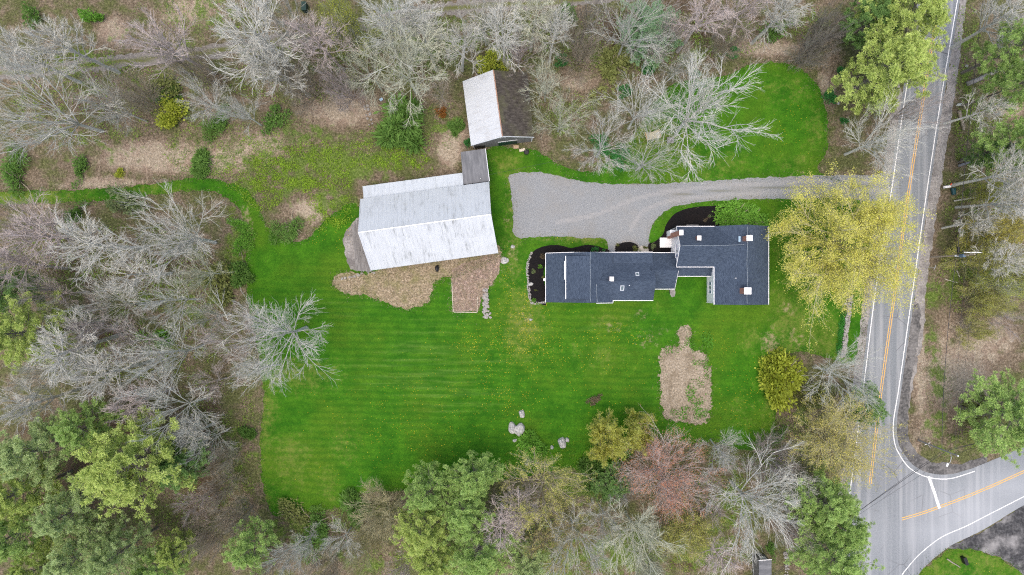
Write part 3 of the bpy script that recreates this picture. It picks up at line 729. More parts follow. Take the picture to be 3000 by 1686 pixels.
# connector
cx0, cx1, cyN, cyR, cyS, cE, cR = 24.4, 29.08, 6.17, 2.98, -.21, 2.8, 5.5
roof_slab('roof', [(cx0, cyR, cR), (cx1, cyR, cR), (cx1, cyN, cE), (cx0, cyN, cE)], TH, MAT['shingle'], fh, (1, 0, 0))
roof_slab('roof', [(cx0, cyS, cE), (cx1, cyS, cE), (cx1, cyR, cR), (cx0, cyR, cR)], TH, MAT['shingle'], fh, (1, 0, 0))
gable_walls('wall', (cx0, cyS, cE), (cx1, cyS, cE), (cx1, cyN, cE), (cx0, cyN, cE), (cx0, cyR, cR), (cx1, cyR, cR), MAT['clap'], fh, .3, .24, .2)
# carriage house
kx0, kx1 = 14.4, 24.92
roof_slab('roof', [(kx0, -2.23, 4.4), (kx1, -2.23, 4.4), (kx1, 1.06, 6.5), (kx0, 1.06, 6.5)], TH, MAT['shingle'], fh, (1, 0, 0))
roof_slab('roof', [(kx0, 1.06, 6.5), (kx1, 1.06, 6.5), (kx1, 4.28, 4.45), (kx0, 4.28, 4.45)], TH, MAT['shingle'], fh, (1, 0, 0))
roof_slab('roof', [(17.85, 4.25, 4.52), (24.85, 4.25, 4.52), (24.85, 6.2, 3.95), (17.85, 6.2, 3.95)], TH, MAT['shingle'], fh, (1, 0, 0))
gable_walls('wall', (17.6, -2.23, 4.4), (kx1, -2.23, 4.4), (kx1, 4.28, 4.45), (17.6, 4.28, 4.45), (17.6, 1.06, 6.5), (kx1, 1.06, 6.5), MAT['clap'], fh, .3, .24, .2)
MB().add([(17.95, 4.0, 0), (24.7, 4.0, 0), (24.7, 5.95, 0), (17.95, 5.95, 0), (17.95, 4.0, 4.3), (24.7, 4.0, 4.3), (24.7, 5.95, 3.8), (17.95, 5.95, 3.8)],
         [(0, 1, 2, 3), (4, 5, 6, 7), (0, 1, 5, 4), (1, 2, 6, 5), (2, 3, 7, 6), (3, 0, 4, 7)]).build('wall', MAT['clap'], fh)
# garage, saltbox with a wide west dormer
gW, gR, gE, gN, gS = 6.07, 13.45, 17.75, 6.1, -2.64
roof_slab('roof', [(gW, gS, 2.6), (gR, gS, 7.5), (gR, gN, 7.5), (gW, gN, 2.6)], TH, MAT['shingle'], fh, (0, 1, 0))
roof_slab('roof', [(gR, gS, 7.5), (gE, gS, 4.6), (gE, gN, 4.6), (gR, gN, 7.5)], TH, MAT['shingle'], fh, (0, 1, 0))
gable_walls('wall', (gW, gS, 2.6), (gW, gN, 2.6), (gE, gN, 4.6), (gE, gS, 4.6), (gR, gS, 7.5), (gR, gN, 7.5), MAT['clap'], fh, .3, .24, .2)
dm = roof_slab('dormer_roof', [(9.39, -1.95, 6.0), (gR, -1.95, 7.54), (gR, 5.46, 7.54), (9.39, 5.46, 6.0)], .14, MAT['shingle'], fh, (0, 1, 0))
MB().add([(9.6, -1.8, 4.6), (12.6, -1.8, 6.7), (12.6, 5.3, 6.7), (9.6, 5.3, 4.6), (9.6, -1.8, 5.9), (12.9, -1.8, 7.05), (12.9, 5.3, 7.05), (9.6, 5.3, 5.9)],
         [(0, 1, 2, 3), (4, 5, 6, 7), (0, 1, 5, 4), (1, 2, 6, 5), (2, 3, 7, 6), (3, 0, 4, 7)]).build('dormer_wall', MAT['clap'], fh)
MB().box((9.34, 1.75, 5.93), (.12, 7.5, .2)).build('fascia', MAT['white_trim'], fh)
MB().box((9.22, 3.0, 5.72), (.22, 3.2, .16)).build('window_hood', MAT['white_trim'], fh)
for yy in (1.9, 3.0, 4.1): window(fh, (9.58, yy, 5.3), .8, .5, 'W')
# fascia and gutters
def bar(name, a, b, w=.10, h=.14, mat='white_trim', parent=fh):
    a, b = Vector(a), Vector(b); d = b - a
    rot = d.to_track_quat('X', 'Z').to_matrix()
    return MB().box((a + b) / 2, (d.length, w, h), tilt=rot).build(name, MAT[mat], parent)
bar('fascia', (gW - .05, gS, 2.5), (gW - .05, gN, 2.5))
bar('fascia', (gW, gN + .06, 2.55), (10.8, gN + .06, 5.72), .1, .2)
bar('gutter', (10.9, gN + .12, 3.9), (24.9, cyN + .1, 3.9), .11, .12)
bar('gutter', (24.9, cyN + .08, 2.74), (cx1, cyN + .08, 2.74), .11, .12)
bar('gutter', (17.9, -2.31, 4.34), (kx1, -2.31, 4.34), .10, .12)
bar('gutter', (14.6, gS - .08, 6.6), (17.75, gS - .08, 4.6), .1, .14)
bar('fascia', (gE + .05, gS, 4.5), (gE + .05, -2.2, 4.5), .1, .2)
bar('gutter', (cx0 + .5, cyS - .08, 2.74), (cx1, cyS - .08, 2.74), .10, .12)
bar('gutter', (29.3, 2.0, 2.7), (35.64, 2.0, 2.7), .10, .12)
bar('gutter', (wx0, wyS - .08, 5.44), (WX, wyS - .08, 5.44), .10, .12)
bar('gutter', (wx0, wyN + .08, 5.44), (36.9, wyN + .08, 5.44), .10, .12)
bar('gutter', (EX + .07, SY, 5.44), (EX + .07, NY, 5.44), .10, .12)
bar('fascia', (WX - .06, SY, 5.42), (WX - .06, 3.6, 5.42), .12, .18)
for s, yy in ((1, wyN), (-1, wyS)): bar('rake_board', (wx0 - .04, wyR, wzR - .1), (wx0 - .04, yy, ZE - .1), .06, .2)
bar('rake_board', (cx1 + .04, cyR, cR - .1), (cx1 + .04, cyS, cE - .1), .05, .18)
# windows in the west gable and courtyard wall
for yy, g in ((wyR + .1, 'glass_blue'), (wyR - .72, 'glass_dark'), (wyR - 1.52, 'glass_blue')):
    window(fh, (29.1, yy, 4.4), .46, 1.5, 'W', g)
window(fh, (29.1, 6.5, 1.7), .6, 1.1, 'W')
for yy, g in ((.72, 'glass_blue'), (-.02, 'glass_dark'), (-.78, 'glass_blue')):
    window(fh, (35.66, yy, 1.95), .5, 1.6, 'W', g)
window(fh, (35.66, 2.62, 4.35), .6, 1.0, 'W', 'glass_blue'); window(fh, (35.66, -.05, 4.75), .8, .9, 'W')
for yy in (-1.2, 1.6, 6.0, 9.0):
    for zz in (1.7, 4.3): window(fh, (44.49, yy, zz), .8, 1.35, 'E')
for xx in (37.2, 42.8):
    for zz in (1.7, 4.3): window(fh, (xx, -2.8, zz), .8, 1.35, 'S')
for xx in (19.5, 22.5): window(fh, (xx, -1.93, 1.8), .9, 1.3, 'S')
for xx in (27.0,): window(fh, (xx, .09, 1.5), .8, 1.0, 'S')
# chimneys
chimney(fh, 28.62, 9.3, 0, 9.15, .55, .75)
chimney(fh, 31.95, 8.45, 6.2, 8.1, .55, .65)
c3 = chimney(fh, 39.85, 8.3, 7.0, 10.0, .85, .82)
MB().box((38.95, 8.3, 7.83), (.34, .98, .06), tilt=Matrix.Rotation(-math.atan(.594), 3, 'Y')).build('flashing', MAT['blue_plastic'], c3)
chimney(fh, 39.55, -.57, 7.2, 10.0, 1.05, 1.0)
chimney(fh, 17.12, 1.47, 5.8, 7.45, .58, .62)
# skylights and vent pipes
def skylight(x, y, w, l, zf, sl):
    rot = Matrix.Rotation(sl, 3, 'X')
    o = MB().box((x, y, zf + .06), (w + .12, l + .12, .12), tilt=rot).build('skylight', MAT['metal_trim'], fh)
    MB().box((x, y, zf + .115), (w - .12, l - .12, .04), tilt=rot).build('pane', MAT['glass_dark'], o)
skylight(21.85, 2.34, .5, .6, 5.69, -math.atan(.637)); skylight(19.2, -.08, .55, .9, 5.77, math.atan(.638))
for x, y, zz in ((20.35, .36, 6.05), (38.35, 1.6, 7.3)):
    MB().tube([(x, y, zz - .3), (x, y, zz + .45)], .07, 8).build('vent_pipe', MAT['white_trim'], fh)
# lightning conductors and their rods
def conductor(pts, rods=()):
    o = MB().tube(pts, .025, 4).build('lightning_conductor', MAT['conductor'], fh)
    for p_ in rods:
        MB().tube([p_, Vector(p_) + Vector((0, 0, .55))], .03, 4, .01).build('rod', MAT['conductor'], o)
conductor([(RX_, -2.8, 8.36), (RX_ - .05, -1.4, 8.36), (RX_ + .06, 1.5, 8.36), (RX_ - .05, 4, 8.36), (RX_ + .05, 7.6, 8.36), (RX_, 10.4, 8.36)], [(RX_, -2.7, 8.3), (RX_, 3.2, 8.3), (RX_, 10.2, 8.3)])
conductor([(29.0, wyR, 8.1), (31, wyR + .06, 8.11), (34, wyR, 8.11), (37, wyR + .08, 8.11), (39.6, wyR + .2, 8.2)], [(29.1, wyR, 8.05), (34.2, wyR - .1, 8.05)])
conductor([(gR, -2.4, 7.6), (gR - .06, -.5, 7.6), (gR + .06, 1.8, 7.6), (gR - .05, 4, 7.6), (gR, 6.0, 7.6), (gR + .05, 6.2, 7.2)], [(gR, -2.4, 7.5), (gR, 1.7, 7.5), (gR, 5.8, 7.5)])
conductor([(14.6, .6, 6.82), (14.62, -1, 6.8), (14.75, -2.5, 6.7)])
# corner posts, stoop steps
MB().tube([(29.0, 10.55, 0), (28.98, 10.55, 5.3)], .05, 6).build('downspout', MAT['white_trim'], fh)
MB().tube([(28.7, -.35, 2.7), (28.75, -.45, .3), (28.9, -1.1, .12)], .05, 6).build('downspout', MAT['black'], fh)
MB().tube([(35.55, -2.7, 0), (35.5, -2.75, 5.3)], .05, 6).build('downspout', MAT['white_trim'], fh)
bay = MB().add([(28.3, 8.9 + .4, 0), (29.1, 9.3, 0), (29.1, 10.3, 0), (28.3, 10.3, 0), (28.3, 9.3, 2.6), (29.1, 9.3, 3.1), (29.1, 10.3, 3.1), (28.3, 10.3, 2.6)],
               [(0, 1, 2, 3), (4, 5, 6, 7), (0, 1, 5, 4), (1, 2, 6, 5), (2, 3, 7, 6), (3, 0, 4, 7)]).build('entry_hood', MAT['white_trim'], fh)

# side porch floor of peeling white boards
pc = P(1950, 711.5, .4)
po = empty('porch_deck', (pc.x, pc.y, 0))
tag(po, 'small white board porch deck against the west gable of the house', 'porch')
MB().box((pc.x, pc.y, .2), (2.0, 1.7, .38)).build('base', MAT['white_trim'], po)
pm = None
for i in range(9):
    y_ = pc.y - .8 + i * .2
    if pm is None:
        pm = MB().box((0, 0, 0), (2.1, .19, .04)).build('plank', MAT['white_plank'], po, origin=(0, 0, 0)); o = pm
    else:
        o = link('plank', pm.data, None, po)
    o.location = (0, y_ - pc.y, .415)
bc = P(2029, 661.5, .45)
bo = empty('bench', (bc.x, bc.y, 0)); tag(bo, 'plain grey wooden bench in the mulch north of the house', 'bench')
MB().box((bc.x, bc.y, .45), (2.3, .34, .06)).build('seat', MAT['plank'], bo)
for s in (-1, 1): MB().box((bc.x + s * .95, bc.y, .21), (.08, .3, .42)).build('leg', MAT['plank'], bo)
st = P(1884, 736)
so = MB().tube([(st.x, st.y, 0), (st.x, st.y, .18)], 1.0, 18).build('door_step', MAT['granite'], None, origin=(st.x, st.y, 0), bevel=.03)
tag(so, 'round granite door step beside the gravel drive', 'step')

# --- metal-clad roofs laid sheet by sheet
def metal_slope(parent, e0, e1, r1_, r0_, n, rows, mat, th=.05, rnd=random.Random(3)):
    """deck slab with roof panels as sub-parts; e0-e1 eave, r0-r1 ridge"""
    e0, e1, r0_, r1_ = [Vector(p) for p in (e0, e1, r0_, r1_)]
    dn = Vector((0, 0, .07))
    deck = roof_slab('roof', [e0 - dn, e1 - dn, r1_ - dn, r0_ - dn], .12, MAT['metal_trim'], parent, e1 - e0)
    for j in range(rows):
        t0, t1 = j / rows, (j + 1) / rows
        lap = .012 * (j)
        for i in range(n):
            s0, s1 = i / n + .0002, (i + 1) / n - .0002
            q = lambda s, t: lerp(lerp(e0, e1, s), lerp(r0_, r1_, s), t)
            ov = -.035 / max((e0 - r0_).length, .1)
            dz = Vector((0, 0, -.02 + lap + .004 * (i % 2) + rnd.uniform(-.003, .004)))
            edge = rnd.uniform(-.02, .02) / (e0 - r0_).length if j == 0 else ov
            roof_slab('roof_panel', [q(s0, t0 + edge) + dz, q(s1, t0 + edge) + dz, q(s1, t1) + dz, q(s0, t1) + dz], .012, MAT[mat], deck, e1 - e0)
    return deck

bz = 5.0
A, B, C_, D = P(1087, 793, bz), P(1459, 742, bz), P(1432, 533, bz), P(1056, 584, bz)
RA, RB = P(1050, 682, 10.1), P(1438, 629, 10.1)
bn = empty('barn', ((A.x + C_.x) / 2, (A.y + C_.y) / 2, 0))
tag(bn, 'large grey barn with pale weathered metal roof and north lean-to', 'barn')
metal_slope(bn, A, B, RB, RA, 34, 2, 'metal_s')
metal_slope(bn, C_, D, RA, RB, 34, 2, 'metal_n')
gable_walls('wall', A, B, C_, D, RA, RB, MAT['barn_wall'], bn, .35, .3, .3)
ax = (RB - RA).normalized(); pn = Vector((-ax.y, ax.x, 0))
MB().tube([RA - ax * .05 + Vector((0, 0, .03)), RB + ax * .05 + Vector((0, 0, .03))], .11, 6).build('ridge_cap', MAT['white_trim'], bn)
for a_, b_ in ((A, RA), (B, RB), (D, RA), (C_, RB)):
    bar('rake_trim', a_ + Vector((0, 0, -.05)), b_ + Vector((0, 0, -.05)), .1, .18, 'metal_trim', bn)
bar('flashing', lerp(A, B, .012) + Vector((0, 0, .03)), lerp(RA, RB, .012) + Vector((0, 0, .03)), .07, .04, 'metal_trim', bn)
bar('flashing', lerp(A, B, .03) + Vector((0, 0, .03)), lerp(RA, RB, .03) + Vector((0, 0, .03)), .05, .04, 'metal_trim', bn)
# lean-to on the north side
la, lb = P(1355.5, 506.5, 3.4), P(1062, 546.5, 3.4)
lt0, lt1 = lerp(D, C_, .02) + pn * -.15 + Vector((0, 0, -.45)), lerp(D, C_, .80) + pn * -.15 + Vector((0, 0, -.45))
metal_slope(bn, la, lb, lt0, lt1, 26, 1, 'metal_n')
g = lambda p_: Vector((p_.x, p_.y, 0))
l1, l2, l3, l4 = [lerp(q, (lt0 + lt1 + la + lb) / 4, .03) - Vector((0, 0, .25)) for q in (la, lb, lt0, lt1)]
MB().add([g(l1), g(l2), g(l3), g(l4), l1, l2, l3, l4], [(0, 1, 2, 3), (4, 5, 6, 7), (0, 1, 5, 4), (1, 2, 6, 5), (2, 3, 7, 6), (3, 0, 4, 7)]).build('wall', MAT['barn_wall'], bn)
# east door and window of the barn
wc = lerp(B, C_, .5); wc = Vector((wc.x, wc.y, 0)) - ax * .27
rot = math.atan2(ax.y, ax.x)
for t_, w_, z_, h_, nm, mt in ((.35, 2.6, 1.5, 3.0, 'barn_doorway', 'green_door'), (.72, .8, 2.4, 1.0, 'window', 'glass_dark'), (.5, .7, 7.0, .9, 'window', 'glass_dark')):
    q = lerp(B, C_, t_); q = Vector((q.x, q.y, z_)) - ax * .27
    MB().box(q, (.08, w_, h_), rot).build(nm, MAT[mt], bn)
bar('downspout', P(1416, 533, 4.9) + Vector((1.0, 0, 0)), P(1416, 533, 4.9) + Vector((1.0, 0, -4.8)), .08, .08, 'metal_trim', bn)

# plank ramp west of the barn
rc = P(1052, 722, .8)
rp = empty('plank_ramp', (rc.x, rc.y, 0))
tag(rp, 'weathered grey plank ramp along the west end of the barn', 'ramp')
r_nw, r_ne, r_sw, r_se = P(1030, 660, .9), P(1053, 640, 1.1), P(1042, 795, .8), P(1088, 797, 1.1)
npl = 15
for i in range(npl):
    t0, t1 = i / npl + .003, (i + 1) / npl - .003
    rr = random.Random(i)
    cut = rr.uniform(.5, .75); j0 = rr.uniform(-.02, .02)
    for s0, s1 in ((j0, cut - .004), (cut + .004, 1 + rr.uniform(-.015, .01))):
        q = lambda t, s: lerp(lerp(r_nw, r_ne, t), lerp(r_sw, r_se, t), s)
        dz = Vector((0, 0, rr.uniform(-.015, .015)))
        pts = [q(t0, s1) + dz, q(t1, s1) + dz, q(t1, s0) + dz, q(t0, s0) + dz]
        MB().slab(pts, .05).build('plank', MAT['plank'], rp)
for t_ in (.06, .36, .66, .95):
    a_, b_ = lerp(r_nw, r_sw, t_), lerp(r_ne, r_se, t_)
    bar('beam', a_ - Vector((0, 0, .16)), b_ - Vector((0, 0, .16)), .18, .2, 'plank', rp)
    for q in (lerp(a_, b_, .05), lerp(a_, b_, .95)): MB().box((q.x, q.y, q.z / 2 - .15), (.18, .18, q.z - .25)).build('post', MAT['plank'], rp)

# --- grey-roofed connecting shed
s1, s2, s3, s4 = P(1349.5, 446, 3.6), P(1422, 436, 3.6), P(1434, 531, 4.2), P(1358, 541, 4.2)
cs = empty('connecting_shed', ((s1.x + s3.x) / 2, (s1.y + s3.y) / 2, 0))
tag(cs, 'small shed with flat dark grey roof linking the two barns', 'shed')
roof_slab('roof', [s4, s3, s2, s1], .15, MAT['grey_roof'], cs)
w4 = [lerp(q, (s1 + s3) / 2, .04) - Vector((0, 0, .2)) for q in (s1, s2, s3, s4)]
MB().add([g(q) for q in w4] + w4, [(0, 1, 2, 3), (4, 5, 6, 7), (0, 1, 5, 4), (1, 2, 6, 5), (2, 3, 7, 6), (3, 0, 4, 7)]).build('wall', MAT['barn_wall'], cs)
bar('roof_edge', s2 + Vector((0, 0, .02)), s3 + Vector((0, 0, .02)), .1, .08, 'metal_trim', cs)
q = lerp(s3, s4, .25); q = lerp(q, s1, .1)
MB().tube([q, q + Vector((0, 0, .35))], .05, 6).build('vent_pipe', MAT['steel'], cs)

# --- upper barn: one metal slope, one mossy slope, dark gable wall to the yard
uz, ur = 4.0, 8.0
UL0, UL1 = P(1380, 427, uz), P(1355.5, 240, uz)     # west eave south, north
UR0, UR1 = P(1564, 403, uz), P(1545, 214, uz)       # east eave
UA, UB = P(1472, 400.5, ur), P(1445.5, 206, ur)     # ridge
ub = empty('upper_barn', ((UL0.x + UR1.x) / 2, (UL0.y + UR1.y) / 2, 0))
tag(ub, 'smaller barn with one white metal roof slope and one mossy dark slope', 'barn')
metal_slope(ub, UL1, UL0, UA, UB, 15, 2, 'metal_u')
roof_slab('roof', [UR0, UR1, UB, UA], .14, MAT['old_shingle'], ub, UR1 - UR0)
gable_walls('wall', UL0, UL1, UR1, UR0, UA, UB, MAT['barn_wall'], ub, .3, .3, .2)
m_rust = m_plain('rusty_ridge', (.36, .22, .16), .8, .5, 1.5)
MB().tube([UA + Vector((0, 0, .04)), UB + Vector((0, 0, .04))], .1, 6).build('ridge_cap', m_rust, ub)
for a_, b_ in ((UL0, UA), (UR0, UA)): bar('rake_trim', a_ - Vector((0, 0, .02)), b_ - Vector((0, 0, .02)), .12, .2, 'metal_trim', ub)
bar('rake_trim', UL1, UB, .1, .14, 'metal_trim', ub)
ux = (UR0 - UL0); ux.z = 0; ux.normalize(); uy = Vector((-ux.y, ux.x, 0))
urot = math.atan2(ux.y, ux.x)
mid0 = Vector(((UL0.x + UR0.x) / 2, (UL0.y + UR0.y) / 2, 0))
def onwall(t, z, w, h, nm, mt, dep=.08, par=ub):
    q = mid0 + ux * t + uy * .18 + Vector((0, 0, z))
    return MB().box(q, (w, dep, h), urot).build(nm, MAT[mt], par)
dr = onwall(.95, 1.25, 3.4, 2.5, 'barn_doorway', 'green_door', .1)
tr = onwall(.95, 2.85, 3.5, .45, 'transom', 'white_trim', .1)
for k in range(8):
    onwall(.95 - 1.5 + k * .43, 2.85, .33, .28, 'pane', 'glass_dark', .13, tr)
sg = onwall(0.1, 6.2, 1.0, .55, 'hayloft_window', 'white_trim', .1); onwall(.1, 6.2, .8, .36, 'pane', 'barn_wall', .13, sg)
onwall(-4.2, 1.0, 1.9, 2.0, 'barn_doorway', 'black', .1)  # black panel painted as the darkness of an open doorway
onwall(5.35, 1.9, .14, 3.6, 'corner_board', 'white_trim', .1); onwall(-5.2, 1.9, .14, 3.6, 'corner_board', 'white_trim', .1)
# yard clutter by its gable
def crate(px, py, sx, sy, h, mat, label, rz=.05):
    q = P(px, py, h)
    o = empty('wooden_crate', (q.x, q.y, 0)); tag(o, label, 'crate')
    n_ = 4
    MB().box((q.x, q.y, h / 2), (sx - .06, sy - .06, h - .02), rz).build('body', MAT[mat], o)
    for i in range(n_):
        yy = -sy / 2 + (i + .5) * sy / n_
        MB().box((q.x - math.sin(rz) * yy, q.y + math.cos(rz) * yy, h), (sx, sy / n_ - .03, .04), rz).build('slat', MAT[mat], o)
crate(1512, 431, .95, .6, .6, 'tan_wood', 'brown wooden crate under the dark gable of the upper barn')
crate(1530, 440, 1.1, .5, .35, 'pale_wood', 'pale low box between the brown crate and the black tub', .2)
q = P(1542.5, 446, .5)
tb = empty('black_tub', (q.x, q.y, 0)); tag(tb, 'round black tub on the grass by the upper barn', 'tub')
MB().tube([(q.x, q.y, 0), (q.x, q.y, .3), (q.x, q.y, .55)], .38, 14, .45, cap=False).add([(q.x + .4 * math.cos(t), q.y + .4 * math.sin(t), .3) for t in [2 * math.pi * j / 14 for j in range(14)]], [tuple(range(14))]).build('shell', MAT['black'], tb)
MB().tube([(q.x + .46 * math.cos(t), q.y + .46 * math.sin(t), .56) for t in [2 * math.pi * j / 16 for j in range(17)]], .035, 5, cap=False).build('rim', MAT['black'], tb)

# --- shed at the bottom of the frame
h1, h2 = P(2208, 1612, 2.4), P(2284, 1620, 2.4)
X0, X1, Y0 = h1.x, h2.x, h1.y - .6
gs = empty('garden_shed', ((X0 + X1) / 2, Y0 - 3, 0)); tag(gs, 'small shed with grey-blue roof at the bottom edge of the photo', 'shed')
xm = X0 + .38 * (X1 - X0)
rA, rB = (xm - 1.0, Y0 - .9, 3.6), (xm - 1.0, Y0 - 7, 3.6)
roof_slab('roof', [(xm + 1.2, Y0 - .9, 3.0), (xm + 1.2, Y0 - 7, 3.0), (xm - 1.2, Y0 - 7, 3.4), (xm - 1.2, Y0 - .9, 3.4)][::-1], .1, MAT['grey_roof'], gs)
MB().box((xm, Y0 - 4, 1.5), (2.2, 5.8, 2.9)).build('wall', MAT['barn_wall'], gs)
bar('rake_trim', (xm - 1.25, Y0 - .86, 3.36), (xm + 1.25, Y0 - .86, 2.96), .1, .14, 'white_trim', gs)
MB().box((xm + .3, Y0 - 1.08, 1.6), (.8, .06, .9)).build('window', MAT['white_trim'], gs)
MB().box((xm - .6, Y0 - 1.08, 1.0), (.8, .06, 1.9)).build('door', MAT['barn_wall'], gs)

# ------------------------------------------------------------------ tree builders
def tubes(pts, r0, r1, sides):
    """batch of polylines (N,k,3) -> verts, quads"""
    N, k, _ = pts.shape
    d = norm(pts[:, -1] - pts[:, 0])
    a = np.where(np.abs(d[:, 2:3]) > .7, np.array([[1., 0, 0]]), np.array([[0, 0, 1.]]))
    u = norm(np.cross(d, a)); w = np.cross(d, u)
    ang = np.arange(sides) * 2 * np.pi / sides
    ring = np.cos(ang)[None, :, None] * u[:, None, :] + np.sin(ang)[None, :, None] * w[:, None, :]
    t = np.linspace(0, 1, k)[None, :, None, None]
    rad = r0[:, None, None, None] * (1 - t) + r1[:, None, None, None] * t
    V = pts[:, :, None, :] + rad * ring[:, None, :, :]
    V = V.reshape(-1, 3)
    b = (np.arange(N) * k * sides)[:, None, None]
    i = (np.arange(k - 1) * sides)[None, :, None]; j = np.arange(sides)[None, None, :]; j2 = (j + 1) % sides
    F = np.stack([b + i + j, b + i + j2, b + i + sides + j2, b + i + sides + j], -1).reshape(-1, 4)
    return V, F

def walk(rng, s, d, Ln, k, wig, up):
    pts = [s]; dirs = []
    for i in range(k - 1):
        d = norm(d + wig * rng.normal(size=d.shape) + np.array([0, 0, up]))
        s = s + d * (Ln / (k - 1))[:, None]
        pts.append(s); dirs.append(d)
    dirs.append(d)
    return np.stack(pts, 1), np.stack(dirs, 1)

def sprout(rng, pts, dirs, Ln, m, t0, t1, a0, a1, fac, flat=.6):
    N, k, _ = pts.shape
    t = t0 + (t1 - t0) * (np.arange(m)[None, :] + rng.random((N, m))) / m
    f = t * (k - 1); i = np.minimum(f.astype(int), k - 2); fr = (f - i)[..., None]
    n = np.arange(N)[:, None]
    p = pts[n, i] * (1 - fr) + pts[n, i + 1] * fr
    dd = dirs[n, i]
    w = rng.normal(size=dd.shape); w[..., 2] *= flat
    w = norm(w - dd * (w * dd).sum(-1, keepdims=True))
    an = rng.uniform(a0, a1, (N, m))[..., None]
    nd_ = norm(dd * np.cos(an) + w * np.sin(an))
    ln = Ln[:, None] * fac * (1.12 - .5 * t) * rng.uniform(.6, 1.35, (N, m))
    return p.reshape(-1, 3), nd_.reshape(-1, 3), ln.ravel(), t.ravel()

def join(parts):
    Vs, Fs, n = [], [], 0
    for V, F in parts:
        Vs.append(V); Fs.append(F + n); n += len(V)
    return np.concatenate(Vs), np.concatenate(Fs)

def grow_tree(seed, h=18., R_=6., fork=.3, limbs=7, el=(.75, 1.2), leader=False, m=(8, 7, 5), thick=1.0, stems=False):
    """bare deciduous tree -> (trunk mesh data, crown mesh data, twig tips)"""
    rng = np.random.default_rng(seed)
    trunk = []
    if stems:
        N = limbs
        az = np.linspace(0, 2 * np.pi, N, endpoint=False) + rng.uniform(-.3, .3, N)
        s = np.stack([np.cos(az), np.sin(az), az * 0], 1) * .25
        e = rng.uniform(el[0], el[1], N)
        d = np.stack([np.cos(az) * np.cos(e), np.sin(az) * np.cos(e), np.sin(e)], 1)
        Ln = rng.uniform(.75, 1.1, N) * math.hypot(h, R_) * .85
        p1, d1 = walk(rng, s, d, Ln, 5, .07, .02)
        trunk.append(tubes(p1, np.full(N, .07 * thick), np.full(N, .03 * thick), 5))
    else:
        top = h * (.88 if leader else fork + .12)
        k = 7
        tp, td = walk(rng, np.zeros((1, 3)), np.array([[rng.normal() * .05, rng.normal() * .05, 1.]]), np.array([top]), k, .04, .1)
        trunk.append(tubes(tp, np.array([.34 * thick]), np.array([.1 * thick if leader else .22 * thick]), 8))
        N = limbs
        t = (fork + (1 - fork) * (np.arange(N) + rng.random(N) * .8) / N) if leader else rng.uniform(.72, 1.0, N)
        f = np.minimum(t, .999) * (k - 1); i = f.astype(int); fr = (f - i)[:, None]
        s = tp[0, i] * (1 - fr) + tp[0, i + 1] * fr
        az = np.arange(N) * 2.399 + rng.uniform(-.3, .3, N)
        e = rng.uniform(el[0], el[1], N)
        if not leader: e = np.where(np.arange(N) % 3 == 0, e + .25, e)
        d = np.stack([np.cos(az) * np.cos(e), np.sin(az) * np.cos(e), np.sin(e)], 1)
        if leader: Ln = R_ * (1.35 - .75 * (t - fork) / (1 - fork)) * rng.uniform(.75, 1.15, N)
        else: Ln = rng.uniform(.85, 1.2, N) * np.minimum((h - top) / np.maximum(np.sin(e), .3), R_ * 1.25 / np.maximum(np.cos(e), .25))
        p1, d1 = walk(rng, s, d, Ln, 7, .07, .02)
        trunk.append(tubes(p1, np.full(N, .135 * thick) * (Ln / Ln.max()), np.full(N, .04 * thick), 5))
    s, d, ln, t = sprout(rng, p1, d1, Ln, m[0], .22, 1.0, .3, .75, .46, .75)
    p2, d2 = walk(rng, s, d, ln, 5, .07, .02)
    trunk.append(tubes(p2, .052 * thick * (.5 + ln / ln.max()), np.full(len(ln), .024 * thick), 4))
    s, d, l3, t = sprout(rng, p2, d2, ln, m[1], .15, 1.0, .28, .7, .58, 1.0)
    l3 = np.clip(l3, .9, 3.2)
    p3, d3 = walk(rng, s, d, l3, 4, .07, .02)
    crown = [tubes(p3, np.full(len(l3), .027 * thick), np.full(len(l3), .014 * thick), 3)]
    s, d, l4, t = sprout(rng, p3, d3, l3, m[2], .12, 1.0, .25, .65, .68, 1.0)
    l4 = np.clip(l4, .6, 1.9)
    p4, d4 = walk(rng, s, d, l4, 3, .07, .02)
    crown.append(tubes(p4, np.full(len(l4), .0145 * thick), np.full(len(l4), .0075 * thick), 3))
    tips = np.concatenate([p4[:, -1], p4[:, 1], p3[:, -1]])
    return join(trunk), join(crown), tips

def leaf_quads(rng, pos_, d, ln, wd):
    w = rng.normal(size=d.shape); side = norm(np.cross(d, w))
    a = pos_; b = pos_ + .5 * ln[:, None] * d + wd[:, None] * .5 * side
    c = pos_ + ln[:, None] * d; e = pos_ + .5 * ln[:, None] * d - wd[:, None] * .5 * side
    V = np.stack([a, b, c, e], 1).reshape(-1, 3)
    F = np.arange(len(V)).reshape(-1, 4)
    return V, F

def leaf_cloud(seed, tips, per, size, spread):
    rng = np.random.default_rng(seed)
    c = np.repeat(tips, per, 0); n = len(c)
    tn = np.repeat(rng.random(len(tips)), per)
    d = norm(rng.normal(size=(n, 3)) + np.array([0, 0, .5]))
    V, F = leaf_quads(rng, c + rng.normal(size=(n, 3)) * spread, d, size * rng.uniform(.6, 1.3, n), size * .75 * rng.uniform(.6, 1.2, n))
    return V, F, np.repeat(np.clip(tn * .8 + rng.random(n) * .3, 0, 1), 4)

